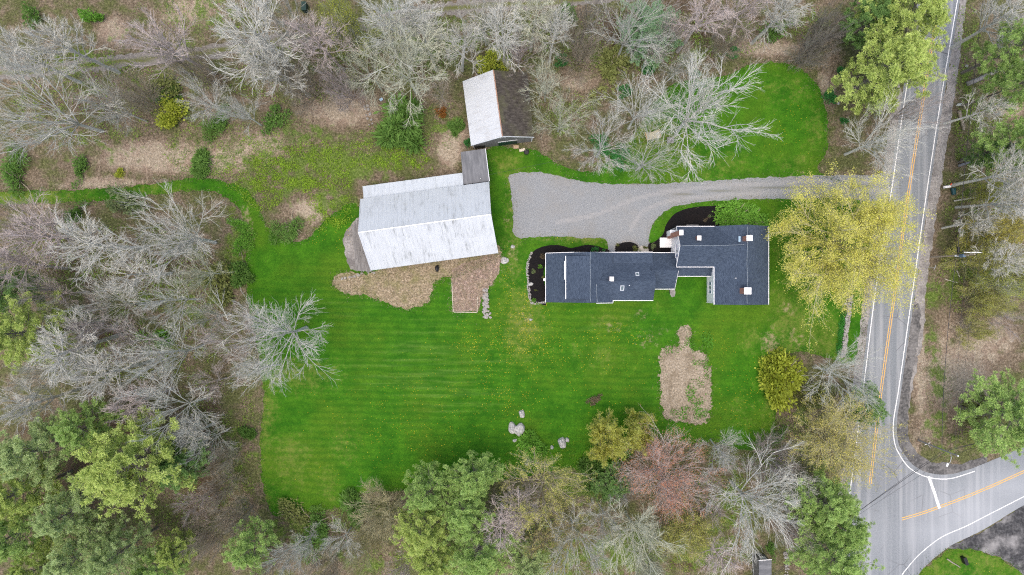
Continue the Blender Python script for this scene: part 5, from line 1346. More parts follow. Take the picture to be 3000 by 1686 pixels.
SB = [
 (1180, 355, 66, 3.2, 2, 'g', 'round green thicket in the leafy clearing left of the upper barn'), (40, 525, 58, 2.6, 2, 'g', 'green bush at the left edge just above the mown path'),
 (232, 490, 32, 1.5, 3, 'g', 'green bush above the mown path, left of the clipped round one'), (348, 506, 15, 1.0, 1, 'y', 'small clipped round yellow-green bush above the mown path'),
 (505, 335, 48, 3.0, 1, 'y', 'yellow-green bush below the dirt track'), (585, 475, 34, 1.6, 2, 'g', 'green bush at the bend of the mown path'), (92, 45, 34, 2.5, 3, 'g', 'green bush near the top left corner'),
 (265, 52, 32, 2.2, 3, 'l', 'light green bush near the top, left of the tall leaning tree'), (852, 665, 46, 1.7, 2, 'g', 'feathery green bush on the lawn left of the barn'),
 (632, 835, 58, 2.8, 3, 'o', 'olive shrub at the edge of the left woods'), (362, 598, 48, 3.5, 3, 's', 'soft grey-green shrub overhanging the mown path'), (212, 628, 34, 2.2, 3, 'g', 'green bush below the mown path on the far left'),
 (690, 660, 34, 1.6, 2, 'l', 'top bush of the green hedge strip left of the lawn'), (700, 730, 34, 1.6, 2, 'l', 'middle bush of the green hedge strip left of the lawn'), (702, 800, 34, 1.6, 2, 'g', 'bottom bush of the green hedge strip left of the lawn'),
 (465, 992, 38, 1.8, 3, 'l', 'light green bush below the pale fanned tree in the left woods'), (1445, 172, 42, 2.5, 1, 'y', 'yellow-green bush above the upper barn'), (1662, 42, 34, 2.2, 2, 'g', 'green bush by the track at the top'),
 (2276, 92, 34, 2.6, 3, 'g', 'green bush above the lawn at the top right'), (1800, 185, 60, 1.8, 3, 'o', 'olive low bush above the yard trees'), (1650, 180, 22, 1.0, 1, 'e', 'dark green clump right of the upper barn'),
 (1893, 205, 22, 1.0, 1, 'e', 'green clump above the yard lawn, left of the giant tree'), (2040, 212, 18, .9, 1, 'e', 'green clump above the giant spreading tree'), (2150, 160, 18, .9, 1, 'e', 'green clump at the top corner of the yard lawn'),
 (2437, 282, 24, .8, 1, 'e', 'larger green clump between the lawn and the roadside pines'), (2465, 211, 15, .8, 1, 'e', 'small green clump left of the roadside pine'), (2474, 352, 12, .7, 1, 'e', 'tiny green clump above the driveway mouth'),
 (1838, 268, 20, .9, 1, 'e', 'green clump between two bare yard trees'), (1785, 440, 34, .7, 2, 'e', 'green ferny clump under the yard tree above the drive'), (1820, 475, 34, .7, 2, 'e', 'green ferny clump just above the drive edge'),
 (2310, 1120, 78, 6.5, 0, 'y', 'dense rounded olive-green tree at the right edge of the lawn'), (2395, 1165, 52, 5.0, 3, 'o', 'looser olive shrub right of the dense rounded one'),
 (1556, 1304, 40, 1.8, 2, 'l', 'bright green feathery bush beside the boulders on the lawn'), (1743, 1174, 19, .8, 3, 'b', 'small bare brown bush alone on the lawn'),
 (920, 1540, 55, 2.2, 2, 'g', 'green bush below the lawn at the bottom left'), (1035, 1480, 48, 1.8, 2, 'g', 'green bush along the bottom lawn edge, above the yellowish shrub'),
 (2160, 638, 54, 1.9, 0, 'l', 'left and larger bush of the bright green pair behind the house'), (2208, 643, 44, 1.6, 0, 'l', 'right and lower bush of the bright green pair behind the house'),
 (1297, 330, 18, 1.0, 1, 'r', 'small rust-coloured bush left of the upper barn'), (2285, 1270, 30, 1.6, 2, 'g', 'green bush at the bottom right corner of the lawn'),
 (2870, 1210, 60, 4.0, 3, 'o', 'loose olive shrub left of the junction pine'), (1735, 1395, 45, 2.5, 2, 'g', 'green bush below the boulders'), (720, 1270, 26, 1.6, 2, 'g', 'green bush on the left lawn edge'),
 (2260, 1610, 20, 1.0, 3, 'g', 'small green bush beside the bottom shed'), (470, 250, 50, 2.0, 3, 'o', 'olive bush between the dirt track and the yellow-green bush'), (490, 275, 36, 1.8, 3, 'g', 'green bush above the yellow-green one below the track'),
 (640, 340, 50, 2.2, 2, 'g', 'green bush under the pale drooping tree'), (800, 345, 40, 1.6, 3, 'g', 'green bush at the left edge of the leafy clearing'), (1340, 370, 22, 1.0, 2, 'g', 'green tuft against the upper barn west wall'), (1370, 415, 12, .8, 1, 'e', 'dark green tuft at the corner of the upper barn'),
 (860, 1510, 50, 1.6, 3, 'o', 'olive low bush just outside the bottom left lawn corner'), (60, 1000, 1, .1, 3, 'o', None),
]
for t in SB:
    if t[6]: shrub(*t, group='shrubs and clumps')
BP = [((240, 500), 9, .9, 3, 'b', 'brownish shrub at the garage wall in the long mulch bed'), ((215, 640), 7, .5, 1, 'l', 'bright green plant in the middle of the west mulch bed'), ((112, 710), 6.5, .5, 1, 's', 'pale green plant in the west mulch bed beside the stone border'),
      ((258, 785), 5, .4, 1, 'o', 'small olive plant at the garage wall'), ((135, 970), 4, .3, 3, 'o', 'tiny olive plant low in the west mulch bed'), ((125, 1110), 7, .5, 1, 'l', 'green plant at the bottom of the west mulch bed'),
      ((940, 395), 5.5, .5, 1, 'e', 'left green plant of three at the north garage wall'), ((1010, 385), 7, .6, 1, 'e', 'middle and largest green plant of three at the north garage wall'), ((1095, 405), 5, .4, 1, 'e', 'right green plant of three at the north garage wall'),
      ((1305, 335), 5, .4, 1, 'o', 'small olive plant inside the stone-edged half-round bed'), ((1555, 380), 10.5, .9, 3, 'o', 'dark olive shrub left of the round door step'), ((1695, 370), 7, .7, 3, 'o', 'small olive shrub right of the round door step'), ((1795, 345), 10, .9, 3, 's', 'grey-green shrub between the door step and the porch deck')]
for (x, y), r_, h_, v_, c_, lb in BP: shrub(1540 + x / 4.828, 650 + y / 4.828, r_, h_, v_, c_, lb, 'bed_plant', 'plants in the mulch beds', 'plant')
for (x, y), r_, h_, v_, c_, lb in [((958, 158), 6, .4, 1, 's', 'white-flowered plant in the big mulch bed behind the house'), ((905, 215), 8, .3, 3, 'b', 'brown dead plant in the big mulch bed behind the house')]:
    shrub(1880 + x / 4.828, 600 + y / 4.828, r_, h_, v_, c_, lb, 'bed_plant', 'plants in the mulch beds', 'plant')

# ------------------------------------------------------------------ stones
def stone_mesh(seed, sub=2):
    bm = bmesh.new(); bmesh.ops.create_icosphere(bm, subdivisions=sub, radius=1)
    rnd = random.Random(seed); off = Vector((rnd.random() * 20, rnd.random() * 20, rnd.random() * 20))
    pl = [Vector((rnd.gauss(0, 1), rnd.gauss(0, 1), rnd.gauss(0, .7))).normalized() for _ in range(7)]
    for v in bm.verts:
        c = v.co.copy()
        for n_ in pl:
            d = c.dot(n_)
            if d > .72: c -= n_ * (d - .72) * .85
        v.co = c * (1 + .16 * mnoise.noise(c * 1.6 + off))
    me = bpy.data.meshes.new('stone'); bm.to_mesh(me); bm.free()
    return me
STONES = [stone_mesh(i, 1) for i in range(6)]
for s_ in STONES: s_.materials.append(MAT['stone'])
srnd = random.Random(4)
def stone(parent, x, y, z, rx, ry, rz_):
    o = link('stone', srnd.choice(STONES), None, parent)
    pl = parent.location
    o.location = (x - pl.x, y - pl.y, z - pl.z); o.scale = (rx, ry, rz_)
    o.rotation_euler = (srnd.uniform(-.2, .2), srnd.uniform(-.2, .2), srnd.uniform(0, 6.28))
    return o
def stone_line(name, label, cat, line_px, width, spacing, size, n_rows=1, zrows=1, group=None):
    pts = [Vector(p_) for p_ in densify([tuple(P(x, y)[:2]) for x, y in line_px], spacing, False, True)]
    root = empty(name, (pts[len(pts) // 2].x, pts[len(pts) // 2].y, 0)); tag(root, label, cat, group)
    for i, p_ in enumerate(pts):
        d = (pts[min(i + 1, len(pts) - 1)] - pts[max(i - 1, 0)]).normalized(); nr = Vector((-d.y, d.x))
        for zr in range(zrows):
            for j in range(n_rows):
                o_ = ((j + .5) / n_rows - .5) * width * (1 - .25 * zr) + srnd.uniform(-.08, .08)
                sz = size * srnd.uniform(.7, 1.35)
                q = p_ + nr * o_ + d * srnd.uniform(-.3, .3) * spacing
                stone(root, q.x, q.y, sz * .35 + zr * size * 1.1, sz * srnd.uniform(.8, 1.3), sz * srnd.uniform(.8, 1.2), sz * .75)
    return root
Z5 = lambda x, y: (1540 + x / 4.828, 650 + y / 4.828)
stone_line('stone_border', 'curved border of small pale stones along the west mulch bed', 'border', [Z5(85, 438), Z5(45, 530), Z5(22, 640), Z5(20, 720), Z5(35, 830), Z5(40, 930), Z5(55, 1040), Z5(80, 1138), Z5(180, 1150), Z5(285, 1135)], .45, .24, .15, 2)
stone_line('stone_border', 'half-round border of pale stones beside the door step', 'border', [Z5(1258, 420), Z5(1265, 345), Z5(1310, 300), Z5(1370, 280), Z5(1480, 278), Z5(1560, 300), Z5(1600, 355)], .3, .25, .14, 1)
stone_line('stone_wall', 'dry stone wall running alongside the road below the yellow maple', 'stone wall', [(2489, 868), (2486, 900), (2480, 945), (2475, 985), (2468, 1043)], .95, .34, .24, 3, 2)
stone_line('stone_footing', 'row of field stones at the south end of the plank ramp', 'stones', [(1004, 817), (1022, 812), (1040, 810), (1062, 801), (1078, 798), (1096, 800)], .5, .55, .27, 1, 1)
stone_line('stone_wall', 'tumbled stone row beside the bottom shed', 'stone wall', [(2300, 1620), (2306, 1650), (2303, 1690)], .7, .45, .26, 2, 1)
stone_line('stone_row', 'half-buried grey stones in brush above the round green thicket', 'stones', [(1072, 310), (1078, 335), (1085, 362)], 1.2, .8, .3, 2, 1)
# rubble heap by the reed bed
rh = P(1421, 895); root = empty('rubble_heap', (rh.x, rh.y, 0)); tag(root, 'heap of pale broken stones beside the timber-edged reed bed', 'stones')
for i in range(105):
    t_ = srnd.random(); px_ = 1421 + 6 * t_ + srnd.uniform(-9, 9) * (.6 + .7 * t_); py_ = 845 + 88 * t_
    q = P(px_, py_); sz = srnd.uniform(.13, .3)
    stone(root, q.x, q.y, sz * .4 + srnd.random() * .25, sz * srnd.uniform(.8, 1.5), sz, sz * .7)
# boulders
BLD = [stone_mesh(50 + i, 3) for i in range(4)]
for s_ in BLD:
    s_.materials.append(MAT['boulder']); s_.name = 'boulder'
for i, (px_, py_, rx, ry, h_, rot_, lb) in enumerate([
    (1529, 1213, .62, .78, .55, .2, 'upright grey boulder standing alone, highest of the lawn boulders'), (1521, 1260, 1.05, 1.3, .8, -.35, 'largest pale boulder beside the bright green feathery bush'),
    (1501, 1254, .8, 1.15, .6, .1, 'mossy boulder half hidden left of the largest one'), (1508, 1291, .42, .3, .3, .4, 'small stone below the largest boulder'), (1647, 1298, .85, 1.05, .75, .3, 'lichen-spotted boulder standing by itself on the right'),
    (1662, 1290, .38, .5, .4, .5, 'small boulder leaning on the lichen-spotted one'), (1617, 1311, .3, .4, .3, .1, 'small dark stone left of the lichen-spotted boulder'), (1546, 1359, .55, .4, .4, 0, 'flat grey stone below the feathery bush'),
    (2456, 303, .3, .3, .3, 0, 'white stone beside the larger green clump near the roadside'), (2477, 891, .3, .3, .3, 0, 'pale round stone at the head of the dry stone wall'), (1556, 897, .0, .0, .0, 0, None),
    (1555, 937, .3, .2, .15, 0, 'small pale stone on the lawn below the garage'), (2832, 194, .35, .3, .3, 0, 'pale stone beside the fallen grey trunk at the upper right'), (1555, 833, .5, .35, .3, .2, 'orange-brown rock in the west mulch bed'), (1478, 763, .8, .7, .45, .3, 'half-buried boulder off the southeast corner of the barn'), (1502, 723, .4, .35, .3, 0, 'small stone on the strip between barn and house')]):
    if not lb: continue
    q = P(px_, py_, h_ * .5)
    o = link('boulder', BLD[i % 4], None, None); o.location = (q.x, q.y, h_ * .35); o.scale = (rx, ry, h_); o.rotation_euler = (0, 0, rot_)
    o.data.polygons.foreach_set('use_smooth', [False] * len(o.data.polygons))
    tag(o, lb, 'boulder', 'boulders and stones')

# timber-edged reed bed
q = P(1363, 880); tb_ = empty('timber_edging', (q.x, q.y, 0)); tag(tb_, 'thin pale timber edging around the dead reed bed', 'edging')
for a_, b_ in (((1324, 828), (1328, 914)), ((1330, 915), (1398, 916)), ((1399, 870), (1398, 914))):
    a_, b_ = P(*a_, .12), P(*b_, .12); bar('board', a_, b_, .1, .22, 'pale_wood', tb_)
bl_ = P(1280, 786, .6); o = empty('black_bag', (bl_.x, bl_.y, 0)); tag(o, 'crumpled black plastic bag against the south side of the barn', 'bag')
bs = link('sack', stone_mesh(99, 2), MAT['black'], o); bs.scale = (.42, .7, .4); bs.location.z = .3
nk = link('knot', stone_mesh(98, 1), MAT['black'], o); nk.scale = (.12, .12, .18); nk.location = (0, .3, .68)

# ------------------------------------------------------------------ hammock, tables, roadside things
a_, b_ = P(1892, 402, .8), P(1932, 392, .8)
hm = empty('hammock', ((a_.x + b_.x) / 2, (a_.y + b_.y) / 2, 0)); tag(hm, 'beige hammock with orange spreader bars strung under the bare yard trees', 'hammock')
d = (b_ - a_).normalized(); nr = Vector((-d.y, d.x, 0))
V_, F_ = [], []
for i in range(9):
    for j in range(5):
        t_, s_ = i / 8, j / 4 - .5
        V_.append(lerp(a_, b_, t_) + nr * s_ * 1.5 * (1 - .12 * math.sin(math.pi * t_)) + Vector((0, 0, .35 - .45 * math.sin(math.pi * t_) - .12 * math.cos(math.pi * s_))))
for i in range(8):
    for j in range(4): F_.append((i * 5 + j, i * 5 + j + 1, i * 5 + j + 6, i * 5 + j + 5))
hb = MB().add(V_, F_).build('cloth', MAT['net'], hm, smooth=True)
sm = hb.modifiers.new('thick', 'SOLIDIFY'); sm.thickness = .03
for q, sg_ in ((a_, -1), (b_, 1)):
    MB().tube([q + nr * .8 + Vector((0, 0, .36)), q - nr * .8 + Vector((0, 0, .36))], .045, 6).build('spreader_bar', MAT['orange_wood'], hm)
    kn = q + d * sg_ * .9 + Vector((0, 0, .6))
    mb = MB()
    for s_ in (-.7, -.35, 0, .35, .7): mb.tube([q + nr * s_ + Vector((0, 0, .36)), kn], .012, 3)
    mb.tube([kn, kn + d * sg_ * .9 + Vector((0, 0, .5))], .02, 4)
    mb.build('cords', MAT['net'], hm)
q = P(1964, 412, .5); o = empty('garden_table', (q.x, q.y, 0)); tag(o, 'square grey garden table beside the trunk of the giant bare tree', 'table')
for k in range(5): MB().box((q.x, q.y - .44 + .22 * k, .7), (1.3, .2, .04)).build('slat', MAT['plank'], o)
for sx in (-1, 1):
    for sy in (-1, 1): MB().box((q.x + sx * .55, q.y + sy * .42, .34), (.07, .07, .68)).build('leg', MAT['plank'], o)
q = P(1780, 470, .4); o = empty('garden_chair', (q.x, q.y, 0), 0); tag(o, 'small dark garden chair under the yard tree above the drive', 'chair')
MB().box((q.x, q.y, .42), (.5, .5, .05)).build('seat', MAT['plank'], o); MB().box((q.x, q.y + .26, .75), (.5, .05, .6)).build('backrest', MAT['white_trim'], o)
for sx in (-1, 1):
    for sy in (-1, 1): MB().box((q.x + sx * .21, q.y + sy * .21, .2), (.05, .05, .4)).build('leg', MAT['plank'], o)
bb = P(1540 + 268 / 4.828, 650 + 820 / 4.828, .6); o = empty('bird_bath', (bb.x, bb.y, 0)); tag(o, 'small white bird bath at the west garage wall', 'bird bath')
MB().tube([(bb.x, bb.y, 0), (bb.x, bb.y, .55)], .09, 8, .07).build('pedestal', MAT['white_trim'], o)
MB().tube([(bb.x, bb.y, .55), (bb.x, bb.y, .65)], .1, 12, .27).build('bowl', MAT['white_trim'], o)
# trees stumps, trunks lying and leaning at the right
def log(px0, z0, px1, z1, r0, r1, label, col=(.33, .32, .30), knots=3, name='fallen_log', seed=1):
    a_, b_ = P(*px0, z0), P(*px1, z1)
    o = empty(name, (a_.x, a_.y, 0)); tag(o, label, 'log', 'fallen trunks')
    rnd = random.Random(seed); n_ = 7
    pts = [lerp(a_, b_, i / n_) + Vector((rnd.uniform(-.06, .06), rnd.uniform(-.06, .06), rnd.uniform(-.03, .03))) for i in range(n_ + 1)]
    q = MB().tube(pts, r0, 8, r1).build('trunk', MAT['bark'], o, smooth=True); q.color = (*col, 1)
    for k in range(knots):
        p_ = lerp(a_, b_, .3 + .6 * (k + .5) / knots); dd = Vector((rnd.uniform(-.4, 1), rnd.uniform(-1, 1), rnd.uniform(.1, .6))).normalized()
        q = MB().tube([p_, p_ + dd * 1.2, p_ + dd * 2.2 + Vector((.3, .2, 0))], r1 * .5, 5, .02).build('branch_stub', MAT['bark'], o); q.color = (*col, 1)
log((2833, 248), .4, (3010, 170), 2.5, .42, .26, 'thick grey fallen trunk slanting in from the right edge at the upper right', knots=5)
log((2810, 325), .3, (2824, 383), .3, .32, .2, 'short pale rotten log beside the road at the upper right', (.36, .31, .25), 2, seed=3)
log((2808, 486), .3, (2842, 476), .5, .26, .2, 'dark grey log stub below the wires at the right', (.22, .23, .25), 0, seed=4)
log((2794, 590), .2, (2960, 562), 3.5, .14, .09, 'slender pale fallen trunk right below the mailbox', (.52, .52, .48), 3, seed=5)
log((2806, 637), .2, (2918, 592), 1.2, .07, .04, 'thin white bent branch above the utility pole', (.58, .57, .52), 1, 'fallen_branch', 6)
log((2824, 775), .2, (3010, 778), 3.0, .05, .03, 'long thin pale stem lying right of the utility pole', (.52, .52, .46), 1, 'fallen_branch', 7)
log((2768, 818), .15, (2806, 829), .15, .06, .05, 'short white stick below the utility pole', (.62, .60, .56), 0, 'fallen_branch', 8)
log((2803, 793), .15, (2811, 812), .15, .07, .05, 'stubby white stick right under the overhead wires', (.62, .62, .58), 0, 'fallen_branch', 9)
log((2774, 1638), .15, (2812, 1662), .15, .12, .09, 'short grey log on the grass at the bottom right', (.40, .36, .30), 0, seed=10)
log((1745, 125), .3, (1700, 140), .3, .2, .12, 'dark fallen log under the curved-limb tree', (.14, .11, .08), 2, seed=11)
log((830, 275), .2, (880, 262), .4, .12, .06, 'thin dark fallen branch in the brown brush left of the clearing', (.22, .18, .14), 1, 'fallen_branch', 12)

# mailbox
q = P(2774, 548, 1.15); o = empty('mailbox', (q.x, q.y, 0)); tag(o, 'white roadside mailbox with raised red flag', 'mailbox')
tl = .15
V_, F_ = [], []
for s_ in (-1, 1):
    for a in [(-.22, 0), (-.22, .2)] + [(-.22 * math.cos(math.pi * k / 6), .2 + .18 * math.sin(math.pi * k / 6)) for k in range(1, 6)] + [(.22, .2), (.22, 0)]:
        V_.append((q.x + s_ * .55 * math.cos(tl) - a[0] * math.sin(tl), q.y + s_ * .55 * math.sin(tl) + a[0] * math.cos(tl), 1.0 + a[1]))
n_ = len(V_) // 2
F_ = [tuple(range(n_)), tuple(range(2 * n_ - 1, n_ - 1, -1))] + [(i, n_ + i, n_ + (i + 1) % n_, (i + 1) % n_) for i in range(n_)]
MB().add(V_, F_).build('box', MAT['white_trim'], o)
MB().box((q.x, q.y, .5), (.1, .1, 1.0)).build('post', MAT['pole_wood'], o)
MB().box((q.x + .62, q.y + .42, 1.36), (.42, .16, .04), .7).build('flag', MAT['red'], o)
q = P(2795, 563, .5); o = empty('newspaper_bin', (q.x, q.y, 0)); tag(o, 'dark teal plastic bin on its side beside the mailbox', 'bin')
MB().tube([(q.x - .1, q.y + .6, .42), (q.x + .05, q.y - .5, .42)], .42, 10, .34).build('body', MAT['teal'], o)
MB().tube([(q.x - .11, q.y + .62, .42), (q.x - .12, q.y + .7, .42)], .48, 10).build('lid', MAT['teal'], o)
q = P(2828, 1644, .8); o = empty('black_post_box', (q.x, q.y, 0)); tag(o, 'upright black box on the grass corner at the bottom right', 'box')
MB().box((q.x, q.y, .5), (.5, 1.3, 1.0), .35).build('body', MAT['black'], o, bevel=.05); MB().box((q.x, q.y, 1.04), (.58, 1.4, .08), .35).build('lid', MAT['black'], o)
q = P(893, 22, .8); o = empty('electric_cabinet', (q.x, q.y, 0)); tag(o, 'dark green metal cabinet beside the dirt track at the top edge', 'cabinet')
MB().box((q.x, q.y, .7), (.8, 1.5, 1.4)).build('body', MAT['green_door'], o, bevel=.04); MB().box((q.x, q.y, 1.43), (.88, 1.6, .06)).build('lid', MAT['green_door'], o)
q = P(1117, 292, .3); o = empty('plastic_tote', (q.x, q.y, 0)); tag(o, 'pale blue plastic tote lying in the brush above the green thicket', 'tote')
MB().box((q.x, q.y, .18), (.55, .38, .34), .5).build('body', MAT['blue_plastic'], o, bevel=.03); MB().box((q.x, q.y, .37), (.62, .44, .05), .5).build('lid', MAT['blue_plastic'], o)

# signs
def sign(base_px, top_px, z, panel, label, kind='square', rz=.5, mat='steel'):
    p0 = P(*base_px); q = P(*top_px, z)
    o = empty('road_sign', (p0.x, p0.y, 0)); tag(o, label, 'sign', 'signs beside the road')
    MB().tube([(p0.x, p0.y, 0), (q.x, q.y, z + .1)], .035, 6).build('post', MAT['steel'], o)
    rot = Matrix.Rotation(rz, 3, 'Z') @ Matrix.Rotation(R(60), 3, 'X')
    c_ = Vector((q.x, q.y, z))
    if kind == 'octagon':
        f_ = [c_ + rot @ Vector((panel * .54 * math.cos(R(22.5 + 45 * k)), panel * .54 * math.sin(R(22.5 + 45 * k)), 0)) for k in range(8)]
        n_ = rot @ Vector((0, 0, .02))
        MB().add([v_ + n_ for v_ in f_] + [v_ - n_ for v_ in f_], [tuple(range(8)), tuple(range(15, 7, -1))] + [(i, 8 + i, 8 + (i + 1) % 8, (i + 1) % 8) for i in range(8)]).build('panel', MAT[mat], o)
    else:
        MB().box(c_, (panel, panel * .75, .03), tilt=rot).build('panel', MAT[mat], o)
    MB().box(c_ + rot @ Vector((0, 0, -.04)), (panel * .8, .05, .04), tilt=rot).build('bracket', MAT['steel'], o)
sign((2727, 1315), (2717, 1301), 2.2, 1.0, 'stop sign seen from behind at the junction corner', 'octagon', .35, 'white_trim')
sign((2716, 784), (2739, 785), 2.4, .9, 'pale sign on a thin post below the utility pole', 'square', 1.2, 'steel')
sign((2806, 306), (2810, 307), 1.6, .8, 'small weathered sign beside the rotten log at the upper right', 'square', .1, 'steel')

# utility poles
u0, u1 = P(2727, 754), P(2856, 745.6, 11.4)
up = empty('utility_pole', (u0.x, u0.y, 0)); tag(up, 'brown wooden utility pole with white crossarm and transformers beside the road', 'utility pole', 'utility poles')
def on(t_): return lerp(u0, u1, t_)
MB().tube([on(0), on(.5), on(1)], .17, 10, .12).build('pole', MAT['pole_wood'], up)
ca = P(2825, 741.5, 10.4); cb = P(2876, 741.5, 10.4)
MB().box((ca + cb) / 2 + Vector((0, .05, 0)), ((cb - ca).length, .12, .14)).build('crossarm', MAT['white_trim'], up)
for t_ in (.05, .35, .65, .95):
    q = lerp(ca, cb, t_) + Vector((0, .05, .07)); MB().tube([q, q + Vector((0, 0, .22))], .05, 6).build('insulator', MAT['steel'], up)
q = on(.74); MB().tube([q + Vector((0, -.1, -.5)), q + Vector((0, -.1, .5))], .3, 12).build('transformer', MAT['trans_blue'], up)
q = P(2808, 733, 7.6); MB().tube([q + Vector((0, -.45, 0)), q + Vector((0, .5, 0))], .2, 8).build('splice_case', MAT['black'], up)
q = on(.62); MB().box(q + Vector((0, -.05, 0)), (.8, .3, .2)).build('cable_bracket', MAT['steel'], up)
v0, v1 = P(2690, 1290), P(2806, 1336, 10.6)
lp = empty('utility_pole', (v0.x, v0.y, 0)); tag(lp, 'slim grey wooden pole with street lamp at the junction corner', 'utility pole', 'utility poles')
MB().tube([v0, lerp(v0, v1, .5), v1], .16, 10, .11).build('pole', MAT['grey_pole'], lp)
MB().tube([v1, v1 + Vector((0, 0, .1))], .14, 10).build('pole_cap', MAT['steel'], lp)
la0 = lerp(v0, v1, .83); la1 = P(2776, 1360, 9.0)
arm = MB().tube([la0, lerp(la0, la1, .4) + Vector((.12, 0, .35)), lerp(la0, la1, .8) + Vector((.1, 0, .35)), la1], .04, 6).build('lamp_arm', MAT['steel'], lp)
MB().box(la1 + Vector((-.05, -.15, 0)), (.34, .6, .18), -.3).build('lamp_head', MAT['white_trim'], lp, bevel=.04)
# wires
def wire(a, b, sag, r, label):
    a, b = Vector(a), Vector(b)
    pts = [lerp(a, b, t_ / 16) - Vector((0, 0, sag * 4 * (t_ / 16) * (1 - t_ / 16))) for t_ in range(17)]
    o = MB().tube(pts, r, 4).build('overhead_wire', MAT['cable'], None, origin=a)
    tag(o, label, 'wire', 'overhead wires')
N1 = P(2928, -160, 10.4)
for k, nm in enumerate(('leftmost', 'second', 'third', 'rightmost')):
    q = lerp(ca, cb, (.05, .35, .65, .95)[k]) + Vector((0, .05, .3)); wire(q, N1 + Vector((.9 * k - 1, 0, 0)), .5, .016, f'{nm} of four thin power wires running up from the white crossarm')
wire(on(.62) + Vector((0, 0, .1)), P(2900, -160, 7.2), .5, .05, 'thick telephone cable running up from the utility pole')
wire(on(.62) + Vector((0, 0, -.1)), lerp(v0, v1, .62), .8, .05, 'thick telephone cable between the two utility poles')
for k in (0, 1): wire(lerp(ca, cb, .1 + .8 * k) + Vector((0, .05, .3)), lerp(v0, v1, .95) + Vector((.3 * k, 0, 0)), .7, .016, ('left', 'right')[k] + ' thin power wire between the two utility poles')
for k, (zz, r_) in enumerate(((.92, .02), (.72, .045), (.66, .03))):
    a_ = lerp(v0, v1, zz); wire(a_, P(2250, 1690 + 8 * k, a_.z), .6, r_, ('top', 'thick middle', 'lowest')[k] + ' wire crossing the junction from the lamp pole')
    wire(a_, P(3120, 1240 + 8 * k, a_.z), .6, r_, ('top', 'thick middle', 'lowest')[k] + ' wire along the side road right of the lamp pole')
wire(P(1434, 512, 4.2), P(1966, 400, 5.5), .5, .018, 'thin wire from the barn across to the giant bare tree')

# ------------------------------------------------------------------ uncountable small growth
nrng = np.random.default_rng(77)
PLYS = [LAWN, LAWN2, DRIVE, ROAD, LOT, SH, SHL, DS, TRACKP]
BLD_RECT = [(1030, 500, 1465, 800), (1350, 205, 1568, 445), (1345, 430, 1440, 545), (1590, 655, 2260, 900)]
def outside(X, Y, polys=PLYS):
    ok = np.ones(X.shape, bool)
    for pl in polys: ok &= ~inside(pl, X, Y)
    for a, b, c, d_ in BLD_RECT:
        q0, q1 = P(a, d_), P(c, b)
        ok &= ~((X > q0.x) & (X < q1.x) & (Y > q0.y) & (Y < q1.y))
    return ok
# bare underbrush in the woods: sprays of thin stems
NB = 5000
X = nrng.uniform(-104, 104, NB); Y = nrng.uniform(-60, 60, NB)
clear = blobs([(760, 440, 220, 100, 1), (1000, 330, 120, 70, .9), (420, 470, 240, 60, .9), (2820, 1080, 190, 190, 1), (2720, 700, 60, 500, .8), (2430, 280, 110, 200, .9), (2240, 150, 150, 50, .8), (600, 60, 140, 110, .8), (380, 170, 330, 30, 1), (850, 110, 200, 30, .7), (1320, 430, 60, 90, 1), (300, 570, 340, 60, .8),
               (1000, 490, 260, 90, 1), (2760, 1250, 120, 120, 1), (1860, 1640, 160, 60, .8), (1800, 330, 260, 140, .75), (1350, 60, 250, 50, .5), (2560, 1000, 50, 300, 1)])
ok = outside(X, Y) & (nrng.random(NB) > clear(X, Y))
X, Y = X[ok], Y[ok]
NB = len(X); per = 7
Xr = np.repeat(X, per) + nrng.normal(size=NB * per) * .3; Yr = np.repeat(Y, per) + nrng.normal(size=NB * per) * .3
n = NB * per
az = nrng.uniform(0, 6.28, n); e = nrng.uniform(.2, 1.2, n); ln = nrng.uniform(.5, 1.7, n) * np.repeat(nrng.uniform(.6, 1.5, NB), per)
d = np.stack([np.cos(az) * np.cos(e), np.sin(az) * np.cos(e), np.sin(e)], 1)
p0 = np.stack([Xr, Yr, np.zeros(n)], 1); p1 = p0 + d * ln[:, None]
side = norm(np.cross(d, nrng.normal(size=(n, 3)))) * .014; s2 = np.cross(d, side)
V = np.stack([p0 + side, p0 - .5 * side + .87 * s2, p0 - .5 * side - .87 * s2, p1], 1).reshape(-1, 3)
b_ = (np.arange(n) * 4)[:, None]
F = np.concatenate([b_ + np.array([[0, 1, 3]]), b_ + np.array([[1, 2, 3]]), b_ + np.array([[2, 0, 3]])])
me = np_mesh('underbrush', V, F); me.materials.append(MAT['twig'])
o = link('underbrush', me); o.color = (.30, .25, .19, 1)
tag(o, 'tangle of thin bare brown stems on the forest floor', 'underbrush', kind='stuff')

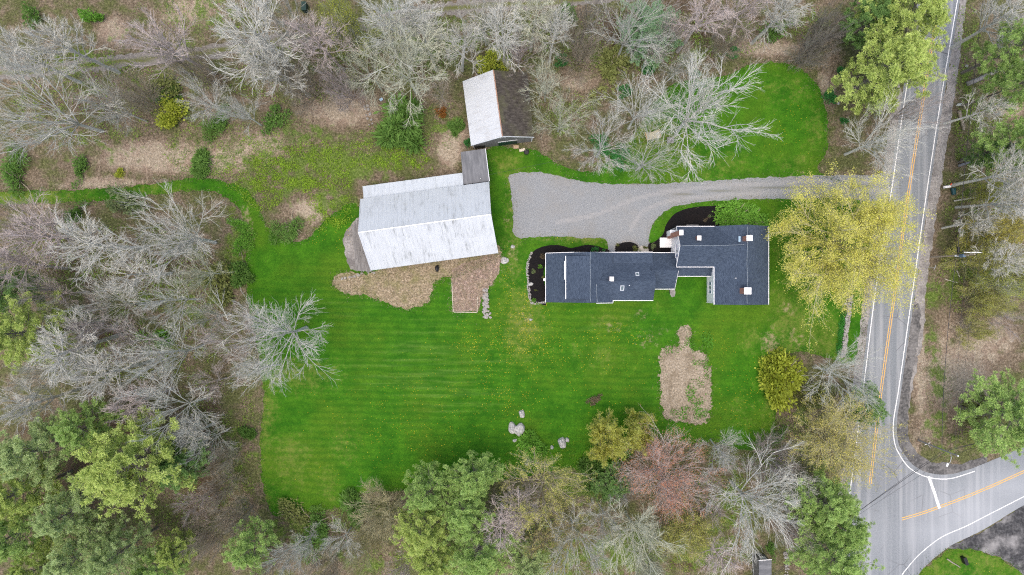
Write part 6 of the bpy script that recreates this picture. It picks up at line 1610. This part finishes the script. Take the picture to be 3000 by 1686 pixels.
def ground_leaves(name, spots, n, size, colr, label, cat, hmax=.4, narrow=.5, excl=True, seed=1):
    rng = np.random.default_rng(seed)
    w = np.array([s[2] * s[3] for s in spots], float); w /= w.sum()
    idx = rng.choice(len(spots), n, p=w)
    S = np.array(spots, float)[idx]
    rr = np.sqrt(rng.random(n)); th = rng.uniform(0, 6.28, n)
    px_ = S[:, 0] + S[:, 2] * rr * np.cos(th); py_ = S[:, 1] + S[:, 3] * rr * np.sin(th)
    X = (px_ - 1500) / PXM; Y = (843 - py_) / PXM
    cl = np.array([mnoise.noise((x * .55, y * .55, seed * 3.1)) for x, y in zip(X, Y)])
    ok = cl > rng.uniform(-.3, .35, n)
    if excl: ok &= outside(X, Y, [DRIVE, ROAD])
    X, Y, cl = X[ok], Y[ok], cl[ok]; n = len(X)
    dr = norm(rng.normal(size=(n, 3)) * np.array([1, 1, .5]) + np.array([0, 0, .35]))
    V, F = leaf_quads(rng, np.stack([X, Y, rng.random(n) ** 1.5 * hmax], 1), dr, size * rng.uniform(.6, 1.5, n), size * narrow * rng.uniform(.6, 1.4, n))
    tone = np.repeat(np.clip(.45 + cl * .8 + rng.uniform(-.25, .3, n), 0, 1), 4)
    me = np_mesh(name, V, F, tone); me.materials.append(MAT['foliage'])
    o = link(name, me); o.color = (*colr, 1)
    tag(o, label, cat, kind='stuff'); return o
ground_leaves('meadow_weeds', [(1000, 490, 270, 75), (850, 500, 120, 70), (990, 590, 90, 70), (730, 520, 80, 50), (1180, 460, 90, 40), (960, 640, 60, 40), (770, 570, 60, 50)], 30000, .30, (.38, .58, .06), 'bright green weeds growing thick north and west of the barn', 'weeds', .5, .35)
ground_leaves('forest_greenery', [(640, 440, 160, 80), (830, 440, 140, 60), (500, 250, 120, 50), (600, 350, 120, 40), (240, 170, 120, 30), (620, 40, 150, 60), (1800, 170, 150, 60), (1650, 330, 80, 70), (2130, 110, 120, 60), (2370, 70, 60, 60), (1150, 420, 120, 60), (1300, 350, 60, 50), (470, 1000, 80, 50), (560, 860, 120, 60), (200, 790, 120, 40),
  (720, 1250, 30, 130), (690, 1450, 60, 80), (930, 1540, 130, 60), (1060, 1480, 60, 30), (1130, 1640, 110, 50), (1720, 1400, 100, 80), (2320, 1280, 60, 100), (2280, 1350, 60, 50), (2430, 1400, 90, 70), (2850, 820, 110, 110), (2850, 600, 90, 110), (2830, 150, 40, 200), (2840, 400, 50, 120), (2880, 1260, 90, 70), (1430, 180, 80, 40), (1350, 110, 150, 60), (1570, 110, 120, 70), (2420, 1650, 90, 60), (300, 300, 260, 120), (850, 220, 200, 90), (1150, 170, 200, 100), (1900, 120, 250, 90), (300, 760, 330, 120), (350, 1000, 330, 110), (600, 1200, 80, 120), (300, 1500, 330, 180), (1400, 1550, 250, 110), (2100, 1400, 200, 120), (2900, 400, 100, 200)], 90000, .30, (.36, .52, .10), 'scattered green undergrowth across the woodland floor', 'undergrowth', .5, .5, True, 2)
ground_leaves('lawn_edge_greenery', [(690, 720, 30, 130), (1850, 1600, 190, 90), (1640, 1640, 140, 60), (2060, 1610, 140, 70), (2150, 1480, 80, 120), (1560, 1350, 100, 40), (1700, 1330, 80, 40)], 14000, .2, (.26, .40, .03), 'mossy green growth on the open ground below the lawn', 'undergrowth', .15, .6, True, 3)
ground_leaves('meadow_grass', [(720, 440, 190, 80), (600, 480, 120, 60), (860, 420, 120, 60), (560, 40, 170, 70), (780, 530, 110, 60), (1120, 430, 130, 60), (1300, 380, 70, 60)], 26000, .24, (.30, .44, .13), 'thin green grass growing through the straw of the meadow', 'grass', .2, .3, True, 9)
ground_leaves('daylilies', [(2470, 930, 7, 45), (2462, 985, 8, 40), (2455, 1020, 7, 24)], 2600, .4, (.10, .40, .07), 'strip of fresh green daylily leaves along the dry stone wall', 'daylilies', .35, .16, True, 4)
ground_leaves('verge_grass', [(2735, 1030, 25, 90), (2750, 1140, 40, 90), (2745, 1260, 50, 60), (2800, 1310, 60, 40), (2740, 860, 35, 70)], 6000, .16, (.22, .38, .06), 'patchy green grass on the verge across the road', 'grass', .12, .4, True, 5)
ground_leaves('soil_weeds', [(1985, 1010, 20, 20), (2050, 1050, 25, 40), (2060, 1100, 14, 40), (2020, 1210, 60, 20), (2040, 1150, 30, 40), (1960, 1030, 25, 20), (2035, 1000, 30, 25), (2070, 1020, 20, 60)], 4200, .28, (.16, .42, .05), 'green weeds sprouting in the tilled garden soil', 'weeds', .15, .6, True, 6)
# dead leaves loose on the forest floor
NL = 30000
X = nrng.uniform(-98, 98, NL); Y = nrng.uniform(-56, 56, NL); ok = outside(X, Y, PLYS); X, Y = X[ok], Y[ok]; n = len(X)
dr = norm(nrng.normal(size=(n, 3)) * np.array([1, 1, .25]))
V, F = leaf_quads(nrng, np.stack([X, Y, nrng.uniform(.02, .06, n)], 1), dr, nrng.uniform(.12, .26, n), nrng.uniform(.08, .16, n))
me = np_mesh('fallen_leaves', V, F, np.repeat(nrng.random(n), 4)); me.materials.append(MAT['foliage'])
o = link('fallen_leaves', me); o.color = (.44, .36, .27, 1); tag(o, 'loose tan dead leaves strewn over the woodland floor', 'leaves', kind='stuff')
# stalks lying in the reed bed and rough grass
def stalks(name, poly, n, col_, label, seed):
    rng = np.random.default_rng(seed)
    xs = [p_[0] for p_ in poly]; ys = [p_[1] for p_ in poly]
    X = rng.uniform(min(xs), max(xs), n); Y = rng.uniform(min(ys), max(ys), n); ok = inside(poly, X, Y); X, Y = X[ok], Y[ok]; n = len(X)
    dr = norm(rng.normal(size=(n, 3)) * np.array([1, 1, .25]) + np.array([0, 0, .15]))
    V, F = leaf_quads(rng, np.stack([X, Y, rng.uniform(.03, .3, n)], 1), dr, rng.uniform(.4, 1.1, n), np.full(n, .05))
    me = np_mesh(name, V, F, np.repeat(rng.random(n), 4)); me.materials.append(MAT['foliage'])
    o = link(name, me); o.color = (*col_, 1); tag(o, label, 'stalks', kind='stuff')
stalks('dead_reeds', DRY2, 3200, (.62, .50, .42), 'pale dead reed stalks lying in the timber-edged bed', 5)
stalks('dry_stalks', DRY1, 5000, (.55, .46, .32), 'flattened dry grass stalks below the barn', 6)
# ragged edges: grass creeping over soil, gravel and litter along every outline
def edge_blades(name, polys, per_m, spread, size, col_, label, cat, seed, inward=0.0):
    rng = np.random.default_rng(seed)
    P0 = []
    for pl in polys:
        q = np.array(densify(pl, .5, True, True)); d_ = np.roll(q, -1, 0) - q
        ln_ = np.hypot(d_[:, 0], d_[:, 1]); nn = np.stack([-d_[:, 1], d_[:, 0]], 1) / np.maximum(ln_, 1e-6)[:, None]
        cnt = rng.poisson(ln_ * per_m)
        idx = np.repeat(np.arange(len(q)), cnt)
        cl_ = np.array([mnoise.noise((x * .8, y * .8, seed)) for x, y in q])
        off_ = rng.normal(size=len(idx)) * spread * (.5 + 1.2 * np.clip(cl_[idx] + .4, 0, 1))
        P0.append(q[idx] + d_[idx] * rng.random((len(idx), 1)) + nn[idx] * (off_ + inward)[:, None])
    XY = np.concatenate(P0); n = len(XY)
    dr = norm(rng.normal(size=(n, 3)) * np.array([1, 1, .4]) + np.array([0, 0, .3]))
    V, F = leaf_quads(rng, np.concatenate([XY, np.full((n, 1), .035)], 1), dr, size * rng.uniform(.6, 1.5, n), size * .45 * rng.uniform(.6, 1.4, n))
    me = np_mesh(name, V, F, np.repeat(rng.random(n), 4)); me.materials.append(MAT['foliage'])
    o = link(name, me); o.color = (*col_, 1); tag(o, label, cat, kind='stuff')
edge_blades('edge_grass', [LAWN, SOIL, DRY1, LAWN2], 26, .42, .2, (.10, .25, .03), 'ragged grass creeping over the edges of lawn, soil and litter', 'grass', 3)
edge_blades('edge_straw', [LAWN, SOIL, DRY1, DRY2, DRIVE], 14, .45, .2, (.46, .40, .27), 'dead straw and leaves spilling over the lawn and drive edges', 'straw', 4)
# dandelions on the lawn
DN = [(1540, 960, 90, 110, 1.0), (1480, 1010, 150, 90, .7), (1400, 1000, 60, 60, .5), (1830, 975, 60, 25, .8), (1780, 985, 120, 30, .5), (1560, 870, 40, 60, .6), (1230, 1210, 260, 120, .22), (1250, 1330, 260, 90, .22), (1990, 1200, 500, 90, .16), (2200, 1150, 70, 120, .35),
      (1010, 660, 30, 60, .8), (930, 690, 40, 40, .6), (1500, 850, 50, 60, .4), (2330, 330, 60, 60, .25), (2300, 420, 60, 40, .2), (1650, 1060, 250, 70, .3), (1470, 1170, 120, 60, .35), (1520, 1170, 60, 30, .5), (2100, 1010, 60, 60, .3), (1480, 790, 20, 60, .5), (1660, 700, 90, 8, .5), (2900, 1660, 60, 20, .3)]
w = np.array([a[2] * a[3] * a[4] for a in DN]); w /= w.sum(); n = 7000
S = np.array(DN)[nrng.choice(len(DN), n, p=w)]
rr = nrng.normal(size=(n, 2)) * .6
X = (S[:, 0] + S[:, 2] * rr[:, 0] - 1500) / PXM; Y = (843 - S[:, 1] - S[:, 3] * rr[:, 1]) / PXM
cl = np.array([mnoise.noise((x * .5, y * .5, 8.8)) for x, y in zip(X, Y)])
ok = (inside(LAWN, X, Y) | inside(LAWN2, X, Y)) & ~inside(DRIVE, X, Y) & ~inside(SOIL, X, Y) & ~inside(DRY1, X, Y) & ~inside(BED1, X, Y) & (cl > nrng.uniform(-.5, .4, n))
X, Y = X[ok], Y[ok]; n = len(X)
rad = nrng.uniform(.018, .042, n); ang = np.arange(6) * np.pi / 3
ring = np.stack([X[:, None] + rad[:, None] * np.cos(ang), Y[:, None] + rad[:, None] * np.sin(ang), np.full((n, 6), .05)], -1)
V = np.concatenate([ring, np.stack([X, Y, np.full(n, .075)], -1)[:, None, :]], 1).reshape(-1, 3)
b_ = (np.arange(n) * 7)[:, None, None]; k = np.arange(6)
F = (b_ + np.stack([k, (k + 1) % 6, np.full(6, 6)], -1)[None]).reshape(-1, 3)
me = np_mesh('dandelions', V, F); me.materials.append(MAT['dandelion'])
tag(link('dandelions', me), 'yellow dandelion heads scattered over the lawn', 'dandelions', kind='stuff')
